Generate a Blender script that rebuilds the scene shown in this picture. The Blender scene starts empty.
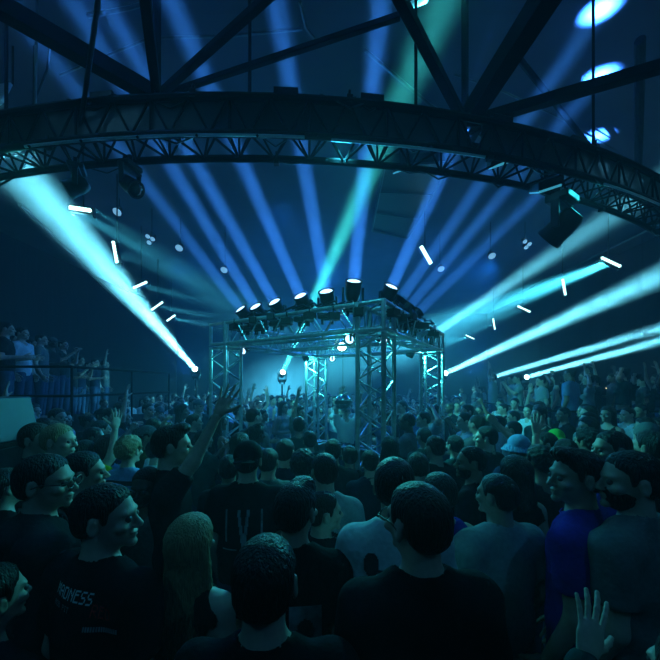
import bpy, bmesh, math, random
import numpy as np
from mathutils import Vector, Matrix
from mathutils.bvhtree import BVHTree

S = bpy.context.scene
COL = S.collection
random.seed(7)
RS = np.random.RandomState(5)
pi = math.pi
EYE = 2.1
HZ = 385.0

# ------------------------------------------------------------------ camera
cam = bpy.data.cameras.new('camera')
cam_o = bpy.data.objects.new('camera', cam)
COL.objects.link(cam_o)
S.camera = cam_o
cam_o.location = (0, 0, EYE)
cam_o.rotation_euler = (pi/2, 0, 0)
cam.sensor_width = 36
cam.lens = 18
cam.shift_y = 55/660
cam.clip_start = .05
cam.clip_end = 100

# ------------------------------------------------------------------ exposure, world, light paths
vs = S.view_settings
vs.view_transform = 'Standard'
vs.look = 'None'
vs.exposure = 0
vs.gamma = 1
S.cycles.max_bounces = 4
S.cycles.diffuse_bounces = 2
S.cycles.glossy_bounces = 2
S.cycles.volume_bounces = 1
S.cycles.transparent_max_bounces = 40
S.cycles.sample_clamp_indirect = 3
w = bpy.data.worlds.new('world')
S.world = w
w.use_nodes = True
w.node_tree.nodes['Background'].inputs[0].default_value = (.01, .05, .1, 1)
w.node_tree.nodes['Background'].inputs[1].default_value = 0.0


def P(px, py, d):
    """point of the place seen at (px, py) at depth d along the view"""
    return Vector(((px-330)/330*d, d, EYE-(py-HZ)/330*d))


def PZ(px, py, z):
    return P(px, py, 330*(z-EYE)/(HZ-py))


BLUE = (.045, .27, 1)
CYAN = (.15, .64, .78)
TEAL = (.06, .80, .70)
WHITE = (.7, .95, 1)


def light_props(l):
    try:
        l.cycles.max_bounces = 3
    except Exception:
        pass


def spot(a, b, col, power, ang, r=.05, bl=.35, name='beam_light'):
    l = bpy.data.lights.new(name, 'SPOT')
    l.energy = power
    l.color = col
    l.spot_size = math.radians(ang)
    l.spot_blend = bl
    l.shadow_soft_size = r
    light_props(l)
    o = bpy.data.objects.new(name, l)
    COL.objects.link(o)
    o.location = a
    o.rotation_euler = (Vector(b)-Vector(a)).to_track_quat('-Z', 'Y').to_euler()
    return o


def area(a, b, col, power, sx, sy, spread=60, name='wash_light'):
    l = bpy.data.lights.new(name, 'AREA')
    l.shape = 'RECTANGLE'
    l.size = sx
    l.size_y = sy
    l.energy = power
    l.color = col
    l.spread = math.radians(spread)
    light_props(l)
    o = bpy.data.objects.new(name, l)
    COL.objects.link(o)
    o.location = a
    o.rotation_euler = (Vector(b)-Vector(a)).to_track_quat('-Z', 'Y').to_euler()
    return o


def beam(a, b, col, power, dia, spread):
    """parallel-ish beam leaving a round lens"""
    o = area(a, b, col, power, dia, dia, spread, 'beam_light')
    o.data.shape = 'DISK'
    return o


# cage geometry (front, left, right, back corners of the truss cage)
TH = math.radians(31.4)
SIDE = 2.4
CF = Vector((.507, 3.64, 0))
UL = Vector((-math.cos(TH), math.sin(TH), 0))
UR = Vector((math.sin(TH), math.cos(TH), 0))
CL = CF+UL*SIDE
CR = CF+UR*SIDE
CB = CL+UR*SIDE
CT = 3.0                     # top of the cage

# blue beams: lens on the cage top -> point on the ceiling
CEIL = 6.1


def on_edge(px, A, U, z):
    t = (A.x-(px-330)/330*A.y)/((px-330)/330*U.y-U.x)
    p = A+U*t
    return Vector((p.x, p.y, z))


BEAMS = [  # lens px, side, height, pixel the beam passes, depth there (0: it ends on the ceiling), power, angle
    (240, 'L', 3.20, (92, 112), 3.5, .8, 3.8),
    (255, 'L', 3.20, (60, -20), 2.75, 1.0, 3.8),
    (274, 'L', 3.22, (98, -10), 2.7, 1.1, 3.8),
    (300, 'L', 3.24, (167, -10), 2.65, 1.2, 3.8),
    (326, 'L', 3.24, (274, -10), 2.6, 1.2, 3.8),
    (354, 'L', 3.30, (382, -10), 2.6, 1.5, 4.0),
    (392, 'R', 3.32, (520, -4), 2.7, 1.4, 4.0),
    (402, 'R', 3.26, (600, 10), 0, 1.0, 4.0),
    (411, 'R', 3.24, (600, 76), 0, .95, 4.0),
    (419, 'R', 3.22, (598, 136), 0, .9, 4.0),
]
beam_ends = []
for px, side, z, tgt, dd, pw, ang in BEAMS:
    a = on_edge(px, CF, UL if side == 'L' else UR, z)
    b = P(tgt[0], tgt[1], dd) if dd else PZ(tgt[0], tgt[1], CEIL)
    beam_ends.append((a, b))
    d = (b-a).normalized()
    beam(a+d*.02, b, BLUE, 54*pw, .15, ang)

# cyan beams from the far fixtures over the crowd
CB_ = [  # source px,py,depth ; passes px,py,depth ; power ; angle
    ((195, 369), 10, (22, 172), 4.0, 400, 6.0, CYAN),
    ((283, 372), 9.5, (388, 130), 4.2, 85, 3.6, TEAL),
    ((438, 331), 5.75, (660, 184), 4.3, 190, 8.0, CYAN),
    ((446, 373), 10.5, (660, 276), 5.5, 330, 4.5, CYAN),
    ((493, 377), 11.5, (660, 328), 6.5, 130, 2.0, CYAN),
    ((527, 377), 11.5, (660, 341), 7.0, 130, 2.0, CYAN),
]
cyan_ends = []
for s, sd, t, td, pw, ang, c in CB_:
    a = P(s[0], s[1], sd)
    b = P(t[0], t[1], td)
    cyan_ends.append((a, b))
    beam(a+(b-a).normalized()*.03, b, c, pw, .14, ang)
spot(P(284, 368, 9.5)+Vector((0, 0, .05)), P(205, 460, 6), CYAN, 1800, 16, .05, .9)

# wash light from the LED bars: px, py, z, yaw of the bar, slant, target, power
BARS = [
    (80, 209, 4.6, 0, 8, (250, 312, 9), 380),
    (115, 252, 4.6, 60, 80, (260, 310, 9), 70),
    (140, 285, 4.6, 0, -25, (300, 325, 11), 120),
    (157, 306, 4.6, 0, -35, (300, 335, 12), 100),
    (171, 318, 4.6, 0, -35, (300, 342, 13), 90),
    (611, 262, 4.6, 0, 25, (440, 328, 10), 3200),
    (564, 287, 4.6, 0, 80, (430, 325, 12), 110),
    (524, 309, 4.6, 0, 25, (430, 345, 16), 260),
    (494, 324, 4.6, 0, 80, (420, 350, 13), 60),
    (470, 337, 4.6, 0, 25, (400, 352, 15), 130),
]
for px, py, z, yw, sl, tg, pw in BARS:
    a = PZ(px, py, z)
    b = P(tg[0], tg[1], tg[2])
    area(a+(b-a).normalized()*.09, b, (.07, .62, .80), pw*.30, .42, .05, 16)

# the cage's own washes that light crowd and truss (fixtures are built below)
WASH = []
for q, tgt, pw, ang in [
        (CF+UL*.35+Vector((0, 0, 2.62)), (-1.5, .8, 1.3), 105, 100),
        (CF+UR*.30+Vector((0, 0, 2.62)), (2.4, 1.6, 1.2), 130, 105),
        (CL+UR*.3+Vector((0, 0, 2.62)), (-2.5, 2.3, 1.3), 190, 62),
        (CR+UL*.3+Vector((0, 0, 2.62)), (5.0, 6.0, 1.3), 300, 105),
        (CB+Vector((0, 0, 2.62))-UR*.35, (0.2, 10.5, 1.2), 170, 115),
        (CB-UL*.4+Vector((0, 0, 2.62)), (.3, 4.4, 1.6), 80, 100)]:
    WASH.append((q, Vector(tgt)))
    spot(q, tgt, (.05, .80, .80), pw*1.0, ang, .06, .8, 'wash_light')
# blue fill spots added for ambient glow, no fixtures: under roof, low at walls
BLUE_FILL = [((-4.6, 9.5, 5.6), (-1.0, 9.5, 3.0), 170, 120), ((4.8, 9.5, 5.6), (1.2, 9.5, 3.0), 650, 120),
         ((0.0, 14.5, 5.6), (0, 10.5, 2.0), 1100, 130), ((-1.0, 6.6, 5.75), (-.3, 6.0, 1.0), 200, 110),
         ((-5.5, 12.5, 2.6), (-2.5, 8.0, 6.1), 150, 120), ((5.5, 12.5, 2.6), (3.0, 8.0, 6.1), 220, 120)]
for a, b, pw, ang in BLUE_FILL:
    spot(a, b, (.015, .22, 1), pw, ang, .15, .9, 'blue_fill_light')
for a, b, pw in (((-2.6, 12.6, 3.9), (-1.2, 5.0, 2.2), 420), ((1.2, 13.2, 4.0), (.4, 5.0, 2.2), 520), ((4.6, 12.6, 3.9), (2.0, 5.0, 2.2), 420)):
    spot(a, b, (.03, .50, .80), pw*.8, 64, .12, .9, 'back_fill_light')  # back spots added for haze glow and rim light, no fixtures
# fill spots added over and behind the camera, and by the ring truss; no fixtures
for a, b, c, pw, ang in [((-3.0, -1.6, 5.6), (-1.5, 3.5, 1.2), (.04, .40, .75), 62, 90), ((3.0, -1.6, 5.6), (1.5, 3.5, 1.2), (.04, .36, .80), 66, 90),
                         ((-2.7, 2.85, 4.1), (-1.2, .7, 1.3), (.03, .72, .72), 24, 110), ((0.1, 2.8, 4.1), (.1, .7, 1.3), (.03, .62, .8), 30, 110),
                         ((0.1, 2.85, 4.15), (.1, 4.9, 2.3), (.04, .62, .78), 190, 75), ((-1.8, 2.9, 4.1), (-1.0, 5.2, 2.2), (.04, .62, .78), 110, 60),
                         ((2.7, 3.3, 4.1), (1.4, .9, 1.3), (.03, .66, .8), 28, 110)]:
    spot(a, b, c, pw, ang, .1, .9, 'fill_light')

# ================================================================== materials
MATS = {}


def mat(name, col, rough=.6, metal=0., noise=0., scale=30., bump=0., spec=.5, emit=None, est=1., sheen=0., stretch=None):
    if name in MATS:
        return MATS[name]
    m = bpy.data.materials.new(name)
    MATS[name] = m
    m.use_nodes = True
    nt = m.node_tree
    b = nt.nodes['Principled BSDF']
    b.inputs['Base Color'].default_value = (*col, 1)
    b.inputs['Roughness'].default_value = rough
    b.inputs['Metallic'].default_value = metal
    b.inputs['Specular IOR Level'].default_value = spec
    if sheen:
        b.inputs['Sheen Weight'].default_value = sheen
    if emit:
        b.inputs['Emission Color'].default_value = (*emit, 1)
        b.inputs['Emission Strength'].default_value = est
    if emit:
        m.cycles.emission_sampling = 'NONE'     # too small to matter as lamps; each has its own light
    if noise or bump:
        tc = nt.nodes.new('ShaderNodeTexCoord')
        n = nt.nodes.new('ShaderNodeTexNoise')
        n.inputs['Scale'].default_value = scale
        n.inputs['Detail'].default_value = 4
        if stretch:
            mp = nt.nodes.new('ShaderNodeMapping')
            mp.inputs['Scale'].default_value = stretch
            nt.links.new(tc.outputs['Object'], mp.inputs[0])
            nt.links.new(mp.outputs[0], n.inputs['Vector'])
        else:
            nt.links.new(tc.outputs['Object'], n.inputs['Vector'])
        if noise:
            r = nt.nodes.new('ShaderNodeValToRGB')
            r.color_ramp.elements[0].position = .3
            r.color_ramp.elements[1].position = .7
            r.color_ramp.elements[0].color = (*[c*(1-noise) for c in col], 1)
            r.color_ramp.elements[1].color = (*[min(1, c*(1+noise)) for c in col], 1)
            nt.links.new(n.outputs['Fac'], r.inputs[0])
            nt.links.new(r.outputs[0], b.inputs['Base Color'])
        if bump:
            bp = nt.nodes.new('ShaderNodeBump')
            bp.inputs['Strength'].default_value = bump
            bp.inputs['Distance'].default_value = .02 if name.startswith('hair') else .01
            nt.links.new(n.outputs['Fac'], bp.inputs['Height'])
            nt.links.new(bp.outputs[0], b.inputs['Normal'])
    return m


def fabric(name, col, sheen=.15):
    return mat('fabric_'+name, col, .9, 0, .12, 45, .35, .12)


SKINS = [mat('skin_%d' % i, c, .48, 0, .08, 60, .06, .45) for i, c in enumerate([(.62, .42, .33), (.50, .32, .24), (.34, .20, .14), (.10, .055, .04)])]
HAIR = {'black': mat('hair_black', (.008, .007, .007), .42, 0, .3, 34, 1.0, .35, stretch=(4, 4, .6)),
        'brown': mat('hair_brown', (.028, .016, .010), .45, 0, .3, 34, 1.0, .35, stretch=(4, 4, .6)),
        'blond': mat('hair_blond', (.42, .30, .15), .45, 0, .35, 45, 1.0, .4, stretch=(4, 4, .35)),
        'grey': mat('hair_grey', (.2, .2, .2), .5, 0, .3, 50, 1.0, .4, stretch=(3, 3, .5))}
FB = {'black': fabric('black', (.006, .006, .007)), 'charcoal': fabric('charcoal', (.02, .021, .024)), 'navy': fabric('navy', (.01, .014, .04)),
      'grey': fabric('grey', (.16, .17, .17)), 'light grey': fabric('light_grey', (.34, .36, .36)), 'white': fabric('white', (.72, .74, .76)),
      'blue': fabric('blue', (.03, .03, .30)), 'violet': fabric('violet', (.05, .02, .28)), 'pale blue': fabric('pale_blue', (.22, .36, .62)),
      'olive': fabric('olive', (.05, .06, .02)), 'yellow': fabric('yellow', (.42, .46, .02)), 'green': fabric('green', (.08, .55, .08)),
      'denim': fabric('denim', (.04, .07, .14)), 'maroon': fabric('maroon', (.07, .01, .012)), 'dark teal': fabric('dark_teal', (.01, .05, .05))}
M_SHOE = mat('shoe_rubber', (.03, .03, .03), .5, 0, .1, 40, .1)
M_EYE = mat('eye_white', (.10, .10, .10), .3)
M_BLACK = mat('black_metal', (.008, .009, .011), .38, .6, .2, 25, .15, .5)
M_PLASTIC = mat('black_plastic', (.010, .010, .012), .42, 0, .2, 40, .15, .5)
M_ALU = mat('brushed_aluminium', (.62, .65, .67), .36, .7, .15, 20, .1)
M_ALUD = mat('dark_aluminium', (.10, .11, .12), .35, .9, .15, 20, .1)
M_STEEL = mat('dark_painted_steel', (.005, .006, .008), .75, 0, .2, 8, .1, .08)
M_CHROME = mat('chrome_rail', (.75, .77, .78), .3, .3)
M_LENS_B = mat('lit_lens_blue', (.6, .8, 1), .2, emit=(.4, .7, 1), est=3)
M_LENS_C = mat('lit_lens_cyan', (.6, 1, 1), .2, emit=(.5, 1, 1), est=14)
M_LED = mat('led_emitter', (.6, 1, 1), .2, emit=(.5, 1, .98), est=5)
M_WARM = mat('warm_lamp', (1, .6, .3), .3, emit=(1, .55, .22), est=5)
M_GLASS = mat('dark_glass', (.02, .03, .04), .08, 0, spec=.8)
M_RED = mat('print_red', (.65, .02, .015), .7)
M_PRINT = mat('print_pale_blue', (.75, .8, .8), .7)
M_PRINTD = mat('print_dark', (.015, .02, .025), .8, 0, .3, 60)
M_PRINTG = mat('print_grey', (.28, .30, .32), .8, 0, .4, 40)
M_PANEL = mat('white_panel', (.75, .78, .8), .5, 0, .06, 6)
M_SCREEN = mat('dim_blue_screen', (.02, .05, .1), .3, emit=(.02, .12, .26), est=.35)

# ================================================================== plain mesh helpers


class MB:
    def __init__(s):
        s.v = []
        s.f = []
        s.n = 0

    def add(s, V, F):
        s.v.append(np.asarray(V, dtype=float).reshape(-1, 3))
        s.f += [tuple(i+s.n for i in f) for f in F]
        s.n += len(s.v[-1])
        return s

    def box(s, c, size, R=None, bevel=0):
        hx, hy, hz = [q/2 for q in size]
        V = np.array([(x, y, z) for x in (-hx, hx) for y in (-hy, hy) for z in (-hz, hz)])
        F = [(0, 1, 3, 2), (4, 6, 7, 5), (0, 4, 5, 1), (2, 3, 7, 6), (0, 2, 6, 4), (1, 5, 7, 3)]
        if R is not None:
            V = V @ np.array(R.to_3x3()).T
        return s.add(V+np.array(c), F)

    def tube(s, a, b, r, n=8, r2=None, cap=True):
        a = Vector(a)
        b = Vector(b)
        r2 = r if r2 is None else r2
        q = (b-a).to_track_quat('Z', 'Y').to_matrix()
        V = []
        for p, rr in ((a, r), (b, r2)):
            for i in range(n):
                t = 2*pi*i/n
                V.append(p+q @ Vector((rr*math.cos(t), rr*math.sin(t), 0)))
        F = [(i, (i+1) % n, n+(i+1) % n, n+i) for i in range(n)]
        if cap:
            F += [tuple(range(n-1, -1, -1)), tuple(range(n, 2*n))]
        return s.add([tuple(v) for v in V], F)

    def path(s, pts, r, n=8):
        pts = [Vector(p) for p in pts]
        V = []
        F = []
        up = Vector((0, 0, 1))
        for k, p in enumerate(pts):
            t = (pts[min(k+1, len(pts)-1)]-pts[max(k-1, 0)]).normalized()
            u = t.cross(up)
            if u.length < .05:
                u = t.cross(Vector((0, 1, 0)))
            u.normalize()
            v = u.cross(t)
            for i in range(n):
                a = 2*pi*i/n
                V.append(tuple(p+u*(r*math.cos(a))+v*(r*math.sin(a))))
        for k in range(len(pts)-1):
            for i in range(n):
                F.append((k*n+i, k*n+(i+1) % n, (k+1)*n+(i+1) % n, (k+1)*n+i))
        F += [tuple(range(n)), tuple(range(len(pts)*n-1, (len(pts)-1)*n-1, -1))]
        return s.add(V, F)

    def lathe(s, prof, M=None, n=20):
        V = []
        F = []
        for r, z in prof:
            for i in range(n):
                a = 2*pi*i/n
                V.append(Vector((r*math.cos(a), r*math.sin(a), z)))
        if M is not None:
            V = [M @ v for v in V]
        for k in range(len(prof)-1):
            for i in range(n):
                F.append((k*n+i, k*n+(i+1) % n, (k+1)*n+(i+1) % n, (k+1)*n+i))
        F += [tuple(range(n-1, -1, -1)), tuple(range((len(prof)-1)*n, len(prof)*n))]
        return s.add([tuple(v) for v in V], F)

    def mesh(s, name):
        me = bpy.data.meshes.new(name)
        me.from_pydata([tuple(x) for x in np.concatenate(s.v)], [], s.f)
        me.validate()
        return me

    def build(s, name, m, parent=None, smooth=False, bevel=0):
        me = s.mesh(name)
        o = bpy.data.objects.new(name, me)
        COL.objects.link(o)
        me.materials.append(m)
        if smooth:
            me.polygons.foreach_set('use_smooth', [True]*len(me.polygons))
            try:
                me.set_sharp_from_angle(angle=math.radians(40))
            except Exception:
                pass
        if bevel:
            bv = o.modifiers.new('bevel', 'BEVEL')
            bv.width = bevel
            bv.segments = 2
            bv.limit_method = 'ANGLE'
        if parent:
            o.parent = parent
        return o


def tag(o, label=None, cat=None, group=None, kind=None):
    if label:
        o['label'] = label
    if cat:
        o['category'] = cat
    if group:
        o['group'] = group
    if kind:
        o['kind'] = kind
    return o


def empty(name, loc, label=None, cat=None, group=None, rot=None):
    o = bpy.data.objects.new(name, None)
    COL.objects.link(o)
    o.empty_display_size = .1
    o.location = loc
    if rot is not None:
        o.rotation_euler = rot
    return tag(o, label, cat, group)


def copy_tree(o, parent=None):
    c = o.copy()
    COL.objects.link(c)
    c.parent = parent
    for ch in list(o.children):
        copy_tree(ch, c)
    return c


# ================================================================== the hall
def struct(name, mb, m, **k):
    return tag(mb.build(name, m, **k), kind='structure')


M_FLOOR = mat('dark_floor', (.02, .02, .022), .35, 0, .3, 3, .1)
M_CEIL = mat('dark_blue_ceiling', (.06, .065, .10), .8, 0, .25, .8, .1)
M_DRAPE = mat('dark_drape', (.018, .02, .028), .9, 0, .3, 4, .6, .2, stretch=(3, 3, .15))
X0, X1, Y0, Y1 = -8.6, 8.8, -2.0, 18.5
struct('floor', MB().box(((X0+X1)/2, (Y0+Y1)/2, -.1), (X1-X0+.6, Y1-Y0+.6, .2)), M_FLOOR)
struct('ceiling', MB().box(((X0+X1)/2, (Y0+Y1)/2, CEIL+.1), (X1-X0+.6, Y1-Y0+.6, .2)), M_CEIL)
struct('wall_left', MB().box((X0-.1, (Y0+Y1)/2, CEIL/2), (.2, Y1-Y0+.2, CEIL)), M_DRAPE)
struct('wall_right', MB().box((X1+.1, (Y0+Y1)/2, CEIL/2), (.2, Y1-Y0+.2, CEIL)), M_DRAPE)
struct('wall_back', MB().box(((X0+X1)/2, Y1+.1, CEIL/2), (X1-X0, .2, CEIL)), M_DRAPE)
struct('wall_front', MB().box(((X0+X1)/2, Y0-.1, CEIL/2), (X1-X0, .2, CEIL)), M_DRAPE)

# haze filling the hall
hz = MB()
hy = [Y0+.02, 1.2, 2.3, 3.2, 4.2, 5.4, 7.2, 9.6, Y1-.02]     # layers of haze, front to back
for a, b in zip(hy[:-1], hy[1:]):
    hz.box(((X0+X1)/2, (a+b)/2, CEIL/2), (X1-X0-.04, b-a-.002, CEIL-.04))
mh = bpy.data.materials.new('stage_haze')
mh.use_nodes = True
nt = mh.node_tree
nt.nodes.clear()
vsn = nt.nodes.new('ShaderNodeVolumeScatter')
vsn.inputs['Density'].default_value = .014
vsn.inputs['Anisotropy'].default_value = .35
vsn.inputs['Color'].default_value = (.75, .9, 1, 1)
out = nt.nodes.new('ShaderNodeOutputMaterial')
nt.links.new(vsn.outputs[0], out.inputs['Volume'])
ho = hz.build('haze', mh)
tag(ho, 'thin theatrical haze filling the whole hall', 'haze', kind='stuff')
ho.display_type = 'WIRE'

# roof beams: dark steel members of the roof, meeting over the ring truss
N1 = PZ(157, 97, 4.63)
N2 = PZ(465, 124, 4.63)
ROOF = [  # node, far pixel, z at end, width px->m, label
    (N1, (-60, -28), 4.84, .11, 'broad dark roof beam running to the upper left corner'),
    (N1, (138, -60), 4.84, .072, 'dark roof beam running up left of centre from the ring truss'),
    (N1, (296, -28), 4.84, .05, 'slim dark roof beam slanting up right from the left roof joint'),
    (N1, (400, 16), 4.84, .04, 'long slim roof beam slanting low from the left roof joint towards the middle'),
    (N2, (385, -30), 4.84, .072, 'dark roof beam slanting up left from the right roof joint'),
    (N2, (575, -48), 4.84, .145, 'broadest dark roof beam above the right part of the ring truss'),
    (N2, (700, 55), 4.84, .08, 'long dark roof beam running right from the right roof joint'),
]
for n_, q, z, wd, lb in ROOF:
    e = PZ(q[0], q[1], z)
    d = (e-n_)
    R = d.to_track_quat('Y', 'Z').to_matrix().to_4x4()
    mb = MB().box((n_+e)/2, (wd, d.length, wd*1.15), R)
    tag(mb.build('roof_beam', M_STEEL, bevel=.006), lb, 'roof beam', kind='structure')
e1, e2 = PZ(520, 60, 5.8), PZ(625, 190, 5.8)
tag(MB().tube(e1, e2, .035).build('roof_beam', M_STEEL), 'thin dark roof brace crossing behind the long right beam', 'roof beam', kind='structure')
e1, e2 = PZ(640, 40, 5.8), PZ(638, 190, 5.6)
tag(MB().tube(e1, e2, .05).build('roof_beam', M_STEEL), 'dark upright roof brace at the right edge', 'roof beam', kind='structure')
for nn, N in enumerate((N1, N2)):
    mb = MB().box(N+Vector((0, 0, -.1)), (.25, .25, .04))
    mb.tube(N+Vector((0, 0, -.22)), N+Vector((0, 0, CEIL-N.z)), .035)
    for i in range(6):
        mb.tube(N+Vector((.12*math.cos(i), .12*math.sin(i), -.08)), N+Vector((.12*math.cos(i), .12*math.sin(i), -.05)), .015, 6)
    mb.build('roof_joint', M_STEEL)
    tag(bpy.context.scene.objects[-1] if False else COL.objects[-1], ['steel roof joint plate over the left part of the ring truss', 'steel roof joint plate over the right part of the ring truss'][nn], 'roof joint', kind='structure')


# ================================================================== trusses
def box_truss(A, B, wdt, rc, rb, step, up=Vector((0, 0, 1)), m=None, mb2=None, parent=None, height=None, off=0., diag=True):
    """four chords and one lattice mesh between A and B"""
    m = m or M_ALU
    A = Vector(A)
    B = Vector(B)
    t = (B-A).normalized()
    u = t.cross(up).normalized()
    v = u.cross(t).normalized()
    h = height or wdt
    cs = [(-1, -1), (1, -1), (1, 1), (-1, 1)]
    pt = lambda k, s_: A+t*s_+u*(cs[k][0]*wdt/2)+v*(cs[k][1]*h/2)
    L = (B-A).length
    for k in range(4):
        MB().tube(pt(k, 0), pt(k, L), rc, 10).build('chord', m, parent, smooth=True)
    lat = MB()
    n = max(2, int(round(L/step)))
    for k in range(4):
        k2 = (k+1) % 4
        for i in range(n):
            s0, s1 = L*i/n, L*(i+1)/n
            if (i+k) % 2 == 0:
                lat.tube(pt(k, s0), pt(k2, s1), rb, 6, cap=False)
            else:
                lat.tube(pt(k2, s0), pt(k, s1), rb, 6, cap=False)
        for s_ in (0.02, L-.02):
            lat.tube(pt(k, s_), pt(k2, s_), rb*1.3, 6)
    lat.build('lattice', mb2 or m, parent, smooth=True)


TW = .30
rotc = pi/2-TH
for nm, C, lb in (('f', CF, 'silver lattice truss tower at the nearest corner of the cage'),
                  ('l', CL, 'silver truss tower at the left corner of the cage, by the raised arm'),
                  ('r', CR, 'silver truss tower at the right corner of the cage'),
                  ('b', CB, 'silver truss tower at the far corner of the cage')):
    e = empty('truss_tower', C, lb, 'truss tower', 'towers of the truss cage')
    A = Vector((0, 0, .03))
    B = Vector((0, 0, CT-.30-.05))
    box_truss(A, B, TW, .027, .010, .16, up=UR, parent=e)
    MB().box((0, 0, .015), (.55, .55, .03), Matrix.Rotation(-(pi/2-TH), 3, 'Z')).build('base_plate', M_BLACK, e)
    R = Matrix.Rotation(-TH, 3, 'Z')
    cb = MB()
    # corner block: open cube of tubes
    for sx in (-1, 1):
        for sy in (-1, 1):
            o1 = UL*(sx*.15)+UR*(sy*.15)
            cb.tube(o1+Vector((0, 0, CT-.33)), o1+Vector((0, 0, CT)), .027, 8)
    for z in (CT-.31, CT-.02):
        for a_, b_ in ((UL, UR), (UR, UL)):
            for s_ in (-1, 1):
                cb.tube(a_*.15+b_*(s_*.15)+Vector((0, 0, z)), a_*-.15+b_*(s_*.15)+Vector((0, 0, z)), .025, 8)
        cb.tube(UL*.15+UR*.15+Vector((0, 0, z)), UL*-.15+UR*-.15+Vector((0, 0, z)), .012, 6)
    cb.build('corner_block', M_ALU, e, smooth=True)
for A, B, lb in ((CF, CL, 'horizontal truss on the cage top between nearest and left towers'),
                 (CF, CR, 'horizontal truss on the cage top between nearest and right towers'),
                 (CL, CB, 'horizontal truss on the cage top between left and far towers'),
                 (CR, CB, 'horizontal truss on the cage top between right and far towers')):
    u = (B-A).normalized()
    mid = Vector((A.x, A.y, CT-.165))
    e = empty('truss_beam', mid, lb, 'truss', 'horizontal trusses of the cage')
    box_truss(u*.18, (B-A)-u*.18, TW-.01, .025, .009, .20, parent=e, height=.29)
# middle cross truss over the cage
mA = CL+(CB-CL)*.5
mB = CF+(CR-CF)*.5
u = (mB-mA).normalized()
e = empty('truss_beam', Vector((mA.x, mA.y, CT-.165)), 'middle truss crossing the open top of the cage', 'truss', 'horizontal trusses of the cage')
box_truss(u*.17, (mB-mA)-u*.17, TW-.06, .022, .008, .20, parent=e, height=.24)

# ring truss: dark curved truss overhead
RC = Vector((-1.2, 17.78, 5.03))
RR = 14.0
KR = .72


def ring(a, dr=0., dz=0.):
    p = Vector((RC.x+(RR+dr)*math.sin(a), RC.y-(RR+dr)*math.cos(a), RC.z+dz))
    return Vector((0, 0, EYE))+(p-Vector((0, 0, EYE)))*KR


A0, A1 = -.36, .62
rt = empty('ring_truss', ring(0), 'huge dark curved ring truss hanging across the hall above the cage', 'ring truss')
inv = Matrix.Translation(-ring(0))
NA = 64
angs = [A0+(A1-A0)*i/NA for i in range(NA+1)]
for dr, dz in ((-.2, -.2), (.2, -.2), (.2, .2), (-.2, .2)):
    MB().path([ring(a, dr, dz)-ring(0) for a in angs], .03, 8).build('chord', M_STEEL, rt, smooth=True)
lat = MB()
cs = [(-.2, -.2), (.2, -.2), (.2, .2), (-.2, .2)]
for i in range(NA):
    for k in range(4):
        a, b = cs[k], cs[(k+1) % 4]
        if (i+k) % 2:
            a, b = b, a
        lat.tube(ring(angs[i], *a)-ring(0), ring(angs[i+1], *b)-ring(0), .010, 6, cap=False)
    if i % 4 == 0:
        for k in range(4):
            lat.tube(ring(angs[i], *cs[k])-ring(0), ring(angs[i], *cs[(k+1) % 4])-ring(0), .010, 6)
lat.build('lattice', M_STEEL, rt)
# solid dark skirt boards inside the truss, thin bright rail under its inner lip
for (a_s, a_e) in ((-.33, .20), (.215, .60)):
    n = 24
    aa = [a_s+(a_e-a_s)*i/n for i in range(n+1)]
    V = []
    F = []
    for a in aa:
        for dr, dz in ((.14, -.19), (.17, -.19), (.17, .19), (.14, .19)):
            V.append(tuple(ring(a, dr, dz)-ring(0)))
    for i in range(n):
        for k in range(4):
            F.append((i*4+k, i*4+(k+1) % 4, (i+1)*4+(k+1) % 4, (i+1)*4+k))
    F += [(0, 1, 2, 3), tuple(n*4+k for k in (3, 2, 1, 0))]
    MB().add(V, F).build('skirt_board', M_PLASTIC, rt)
aa = [-.155+(.22)*i/24 for i in range(25)]
MB().path([ring(a, .27, -.27)-ring(0) for a in aa], .010, 8).build('chrome_rail', M_CHROME, rt, smooth=True)
aa = [.085+(.125)*i/24 for i in range(25)]
MB().path([ring(a, .30, -.31)-ring(0) for a in aa], .010, 8).build('chrome_rail', M_CHROME, rt, smooth=True)
aa = [.34+(.14)*i/24 for i in range(25)]
MB().path([ring(a, .30, -.31)-ring(0) for a in aa], .010, 8).build('chrome_rail', M_CHROME, rt, smooth=True)
for a in [-.15+.045*i for i in range(8)]+[.35+.05*i for i in range(3)]:
    MB().tube(ring(a, .2, -.2)-ring(0), ring(a, .29, -.29)-ring(0), .010, 6).build('rail_bracket', M_STEEL, rt)
for i in range(70):       # cable loops tied along the truss
    a = random.uniform(A0, A1)
    a2 = a+random.uniform(.02, .05)
    dr = random.choice((-.2, .2))+random.uniform(-.03, .03)
    z0 = random.choice((-.2, .2, .24))
    MB().path([ring(a, dr, z0)-ring(0), ring((a+a2)/2, dr, z0-random.uniform(.03, .12))-ring(0), ring(a2, dr, z0)-ring(0)], random.uniform(.005, .010), 5).build('cable', M_PLASTIC, rt)
for i in range(16):        # clamps on the chords
    a = A0+.04+(A1-A0-.08)*i/15
    c = ring(a, .2*(1 if i % 2 else -1), .22 if i % 3 else -.22)-ring(0)
    MB().box(c, (.05, .05, .07), Matrix.Rotation(a, 3, 'Z')).tube(c+Vector((0, 0, -.035)), c+Vector((0, 0, .08)), .013, 8).build('clamp', M_BLACK, rt, bevel=.008)
# hanging rods ring -> roof
for px_, a in (('left', -.20), ('middle left', .02), ('middle right', .16), ('right', .36)):
    p = ring(a, 0, .2)
    MB().tube(Vector((0, 0, 0)), Vector((0, 0, CEIL-p.z)), .014, 6).build('suspension_rod', M_STEEL, rt).location = p-ring(0)

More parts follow.
